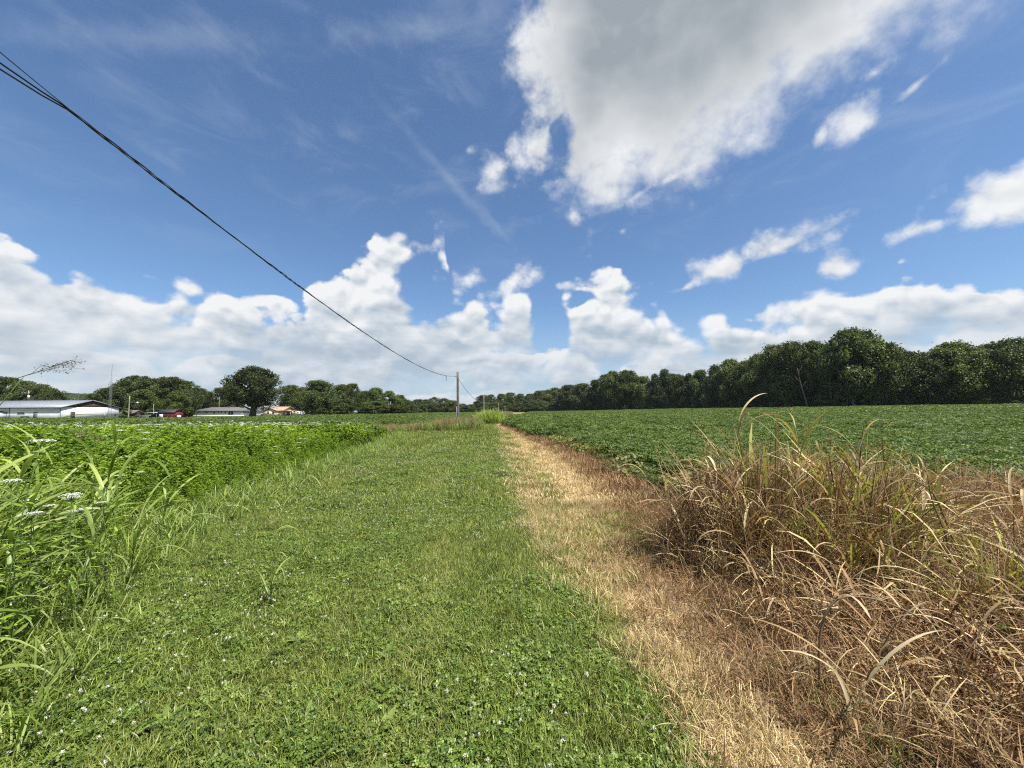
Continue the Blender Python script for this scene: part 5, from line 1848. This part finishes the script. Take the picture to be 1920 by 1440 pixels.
def right_plants():
    rng = np.random.default_rng(44)
    g1 = 'standing plants of the dead grass clump on the right'
    lab = 'dead coarse grass plant with curling straw blades in the right-hand clump'
    for i in range(26):
        while True:
            x, y = rng.uniform(1.5, 4.8), rng.uniform(3.0, 5.6)
            if clump_h(np.array([x]), np.array([y]))[0] > .35:
                break
        h = (1.0 + .28 * rng.random()) * (.55 + .45 * float(clump_h(np.array([x]), np.array([y]))[0]))
        half = x > 2.6 and rng.random() < .55
        coarse_grass('dead_grass', 'half-green coarse grass plant with yellow blades in the right-hand clump' if half else lab, x, y, h, rng.uniform(.1, .45), rng.uniform(0, 6.28), rng,
                     [M_hleaf, M_hleaf, M_rust, M_dleaf] if half else [M_dleaf, M_dleaf, M_brown], M_dstalk, 9, .019, (.35, .75), False, g1, (1.0, 3.0), .2, .005)
    sp = [(3.05, 4.1, 1.52, .10, 1.6, 'tall erect rust-tipped stalk rising above the dead clump', [M_hleaf, M_rust]),
          (2.45, 4.3, 1.62, .16, .4, 'thin dark stalk standing highest over the dead clump, left part', [M_brown, M_dleaf]),
          (3.3, 3.9, 1.40, .30, -.3, 'yellow-green stalk arching right out of the dead clump', [M_hleaf]),
          (1.75, 4.0, 1.05, .85, 3.0, 'pale blade plant bowing left over the path from the clump', [M_dleaf])]
    for x, y, h, le, az, lb, ms in sp:
        coarse_grass('dead_grass', lb, x, y, h, le, az, rng, ms, M_dstalk, 9, .021, (.4, .8), False, None, (.9, 2.4), .25, .006)
    # low plants in the corner
    for i in range(16):
        x, y = rng.uniform(1.5, 4.6), rng.uniform(1.75, 3.2)
        if x > 1.5 * y + .6:
            continue
        coarse_grass('fallen_grass', 'dead grass plant with pale bowed blades low in the right corner', x, y, rng.uniform(.35, .65), rng.uniform(.5, 1.3), rng.uniform(0, 6.28), rng,
                     [M_dleaf, M_brown], M_dstalk, 7, .015, (.3, .65), False, 'low dead plants in the right corner', (1.2, 2.8), .1, .0045)
    # thick bowed and broken stems
    for P, r, lb in (([(1.62, 2.15, .02), (1.63, 2.14, .40), (1.72, 2.12, .56), (1.92, 2.08, .56), (2.2, 2.0, .42), (2.5, 1.9, .18)], .0065, 'long dark bowed stem looping over the litter at the bottom right'),
                     ([(3.55, 3.2, .0), (3.52, 3.2, .5), (3.42, 3.2, .80), (3.40, 3.2, 1.02)], .009, 'thick dark broken stem standing right of the clump'),
                     ([(3.9, 3.4, 0), (3.7, 3.35, .55), (3.55, 3.3, .85), (3.30, 3.25, .98), (3.05, 3.2, .92), (2.85, 3.2, .62)], .008, 'dark stem arching in a half circle right of the clump'),
                     ([(2.1, 1.7, .0), (2.3, 1.72, .26), (2.6, 1.75, .34), (3.0, 1.8, .30)], .006, 'low bowed stem lying along the bottom edge on the right')):
        t = tag(link('bent_stem', None, None, (0, 0, 0)), lb, 'stem')
        A = np.array(P, float)
        f = np.linspace(0, len(A) - 1, 24)
        Q = np.stack([np.interp(f, np.arange(len(A)), A[:, c]) for c in range(3)], 1)
        for _ in range(3):
            Q[1:-1] = (Q[:-2] + 2 * Q[1:-1] + Q[2:]) / 4
        link('stem', G().tube(Q, r * np.linspace(1, .45, 24), 6, .25).mesh('stem', M_dstalk, True), t)
        for i in (9, 15):
            g = G()
            g.blades(Q[[i]], rng.uniform(0, 6), .8, 1.6, .3, .012, 6, .8, fold=.3)
            link('leaf', g.mesh('leaf', M_dleaf), t)
    # green broad-leaved weeds that survive in the dead corner
    for i, (x, y, h) in enumerate(((4.35, 3.35, .42), (3.75, 3.05, .36), (3.9, 3.75, .55), (3.35, 3.55, .62), (4.6, 4.0, .5), (3.1, 2.5, .25))):
        t = thing('broadleaf_weed', ['green round-leaved weed at the right edge among the dead grass', 'low green weed right of the broken stem', 'green weed behind the broken stem',
                                     'green weed at the right foot of the clump', 'green weed at the right edge below the bean field', 'small green weed low in the dead corner'][i], 'weed', (x, y, float(H(x, y))))
        link('stem', G().tube([(0, 0, 0), (.02, 0, h * .5), (0, .02, h)], .004, 5, .4).mesh('stem', M_stem), t)
        for k in range(6):
            a = k * 2.4
            g = G()
            q = h * (.45 + .1 * k)
            T_ = np.array([[math.cos(a), math.sin(a), -.1]])
            g.leaves(np.array([[.02 * math.cos(a), .02 * math.sin(a), q]]), np.array([[.3 * math.cos(a), .3 * math.sin(a), 1.0]]), .085, .85, rng.uniform(0, .7), rng, True, T_)
            link('leaf', g.mesh('leaf', M_soy), t)


right_plants()


M_plant = leaf_mat('plantain_leaves', (.07, .13, .02), (.20, .27, .06), .25, .5, .3, .2)


def lawn_weeds():
    """plantain rosettes in the mown strip"""
    rng = np.random.default_rng(55)
    for i, (x, y, lb) in enumerate(((-1.02, 2.0, 'pale plantain rosette in the clover at the bottom centre-left'), (-.62, 1.95, 'plantain rosette with two upright leaves in the clover'),
                                    (-1.75, 2.05, 'plantain rosette near the bottom left of the mown strip'), (-.22, 2.05, 'plantain rosette at the bottom centre of the mown strip'),
                                    (-1.45, 2.7, 'plantain rosette beside the pinkish clover heads'), (-.8, 2.5, 'small plantain rosette in the middle of the clover'),
                                    (-2.1, 2.3, 'broad-leaved rosette beside the left-hand tall grass'))):
        t = thing('plantain', lb, 'weed', (x, y, float(H(x, y)) + .02))
        for k in range(6):
            a = k * 1.05 + rng.uniform(-.3, .3)
            g = G()
            g.blades(np.zeros((1, 3)), a, rng.uniform(.7, 1.2), rng.uniform(.3, .7), rng.uniform(.06, .105), rng.uniform(.024, .036), 5, rng.uniform(.2, 1), [.2, .7, 1, .95, .6, .08], fold=.25)
            link('leaf', g.mesh('leaf', M_plant), t)


lawn_weeds()

# the bright green reed-like clump beside the path beyond the pole
M_reed = leaf_mat('reed_blades', (.18, .26, .05), (.42, .50, .16), 0.4, 0.45, 0.3, 0.2)
tr_ = np.random.default_rng(66)
t_ = thing('reed_clump', 'bright green clump of tall reedy grass beside the far end of the path', 'grass clump', (-2.3, 43, 0))
for q in range(4):
    n_ = 380
    x_, y_ = disc(n_, 1.0, tr_)
    g_ = G()
    g_.blades(np.stack([x_ + (-.9, .9, 0, .1)[q] * .75, y_ * .8, 0 * x_], 1), U(0, 6.283, n_, tr_), np.abs(tr_.normal(.12, .22, n_)), U(.3, 1.3, n_, tr_),
              U(1.1, 2.1, n_, tr_) * (1.0, .9, 1.08, .8)[q], U(.022, .04, n_, tr_), 4, U(.2, 1, n_, tr_))
    link('grass_stand', g_.mesh('grass_stand', M_reed), t_)['kind'] = 'stuff'


# ---------------------------------------------------------------- summer haze over the whole place
hz_m = bpy.data.materials.new('haze_air')
hz_m.use_nodes = True
hz_m.node_tree.nodes.clear()
pv = hz_m.node_tree.nodes.new('ShaderNodeVolumePrincipled')
pv.inputs['Color'].default_value = (.80, .88, 1.0, 1)
pv.inputs['Density'].default_value = 0.00007
pv.inputs['Anisotropy'].default_value = 0.2
ho_ = hz_m.node_tree.nodes.new('ShaderNodeOutputMaterial')
hz_m.node_tree.links.new(pv.outputs[0], ho_.inputs['Volume'])
hz = link('haze', G().box(-1650, 1650, -1650, 1650, -4, 80).mesh('haze', hz_m))
tag(hz, 'thin summer haze in the air over the whole place', 'haze', kind='stuff')
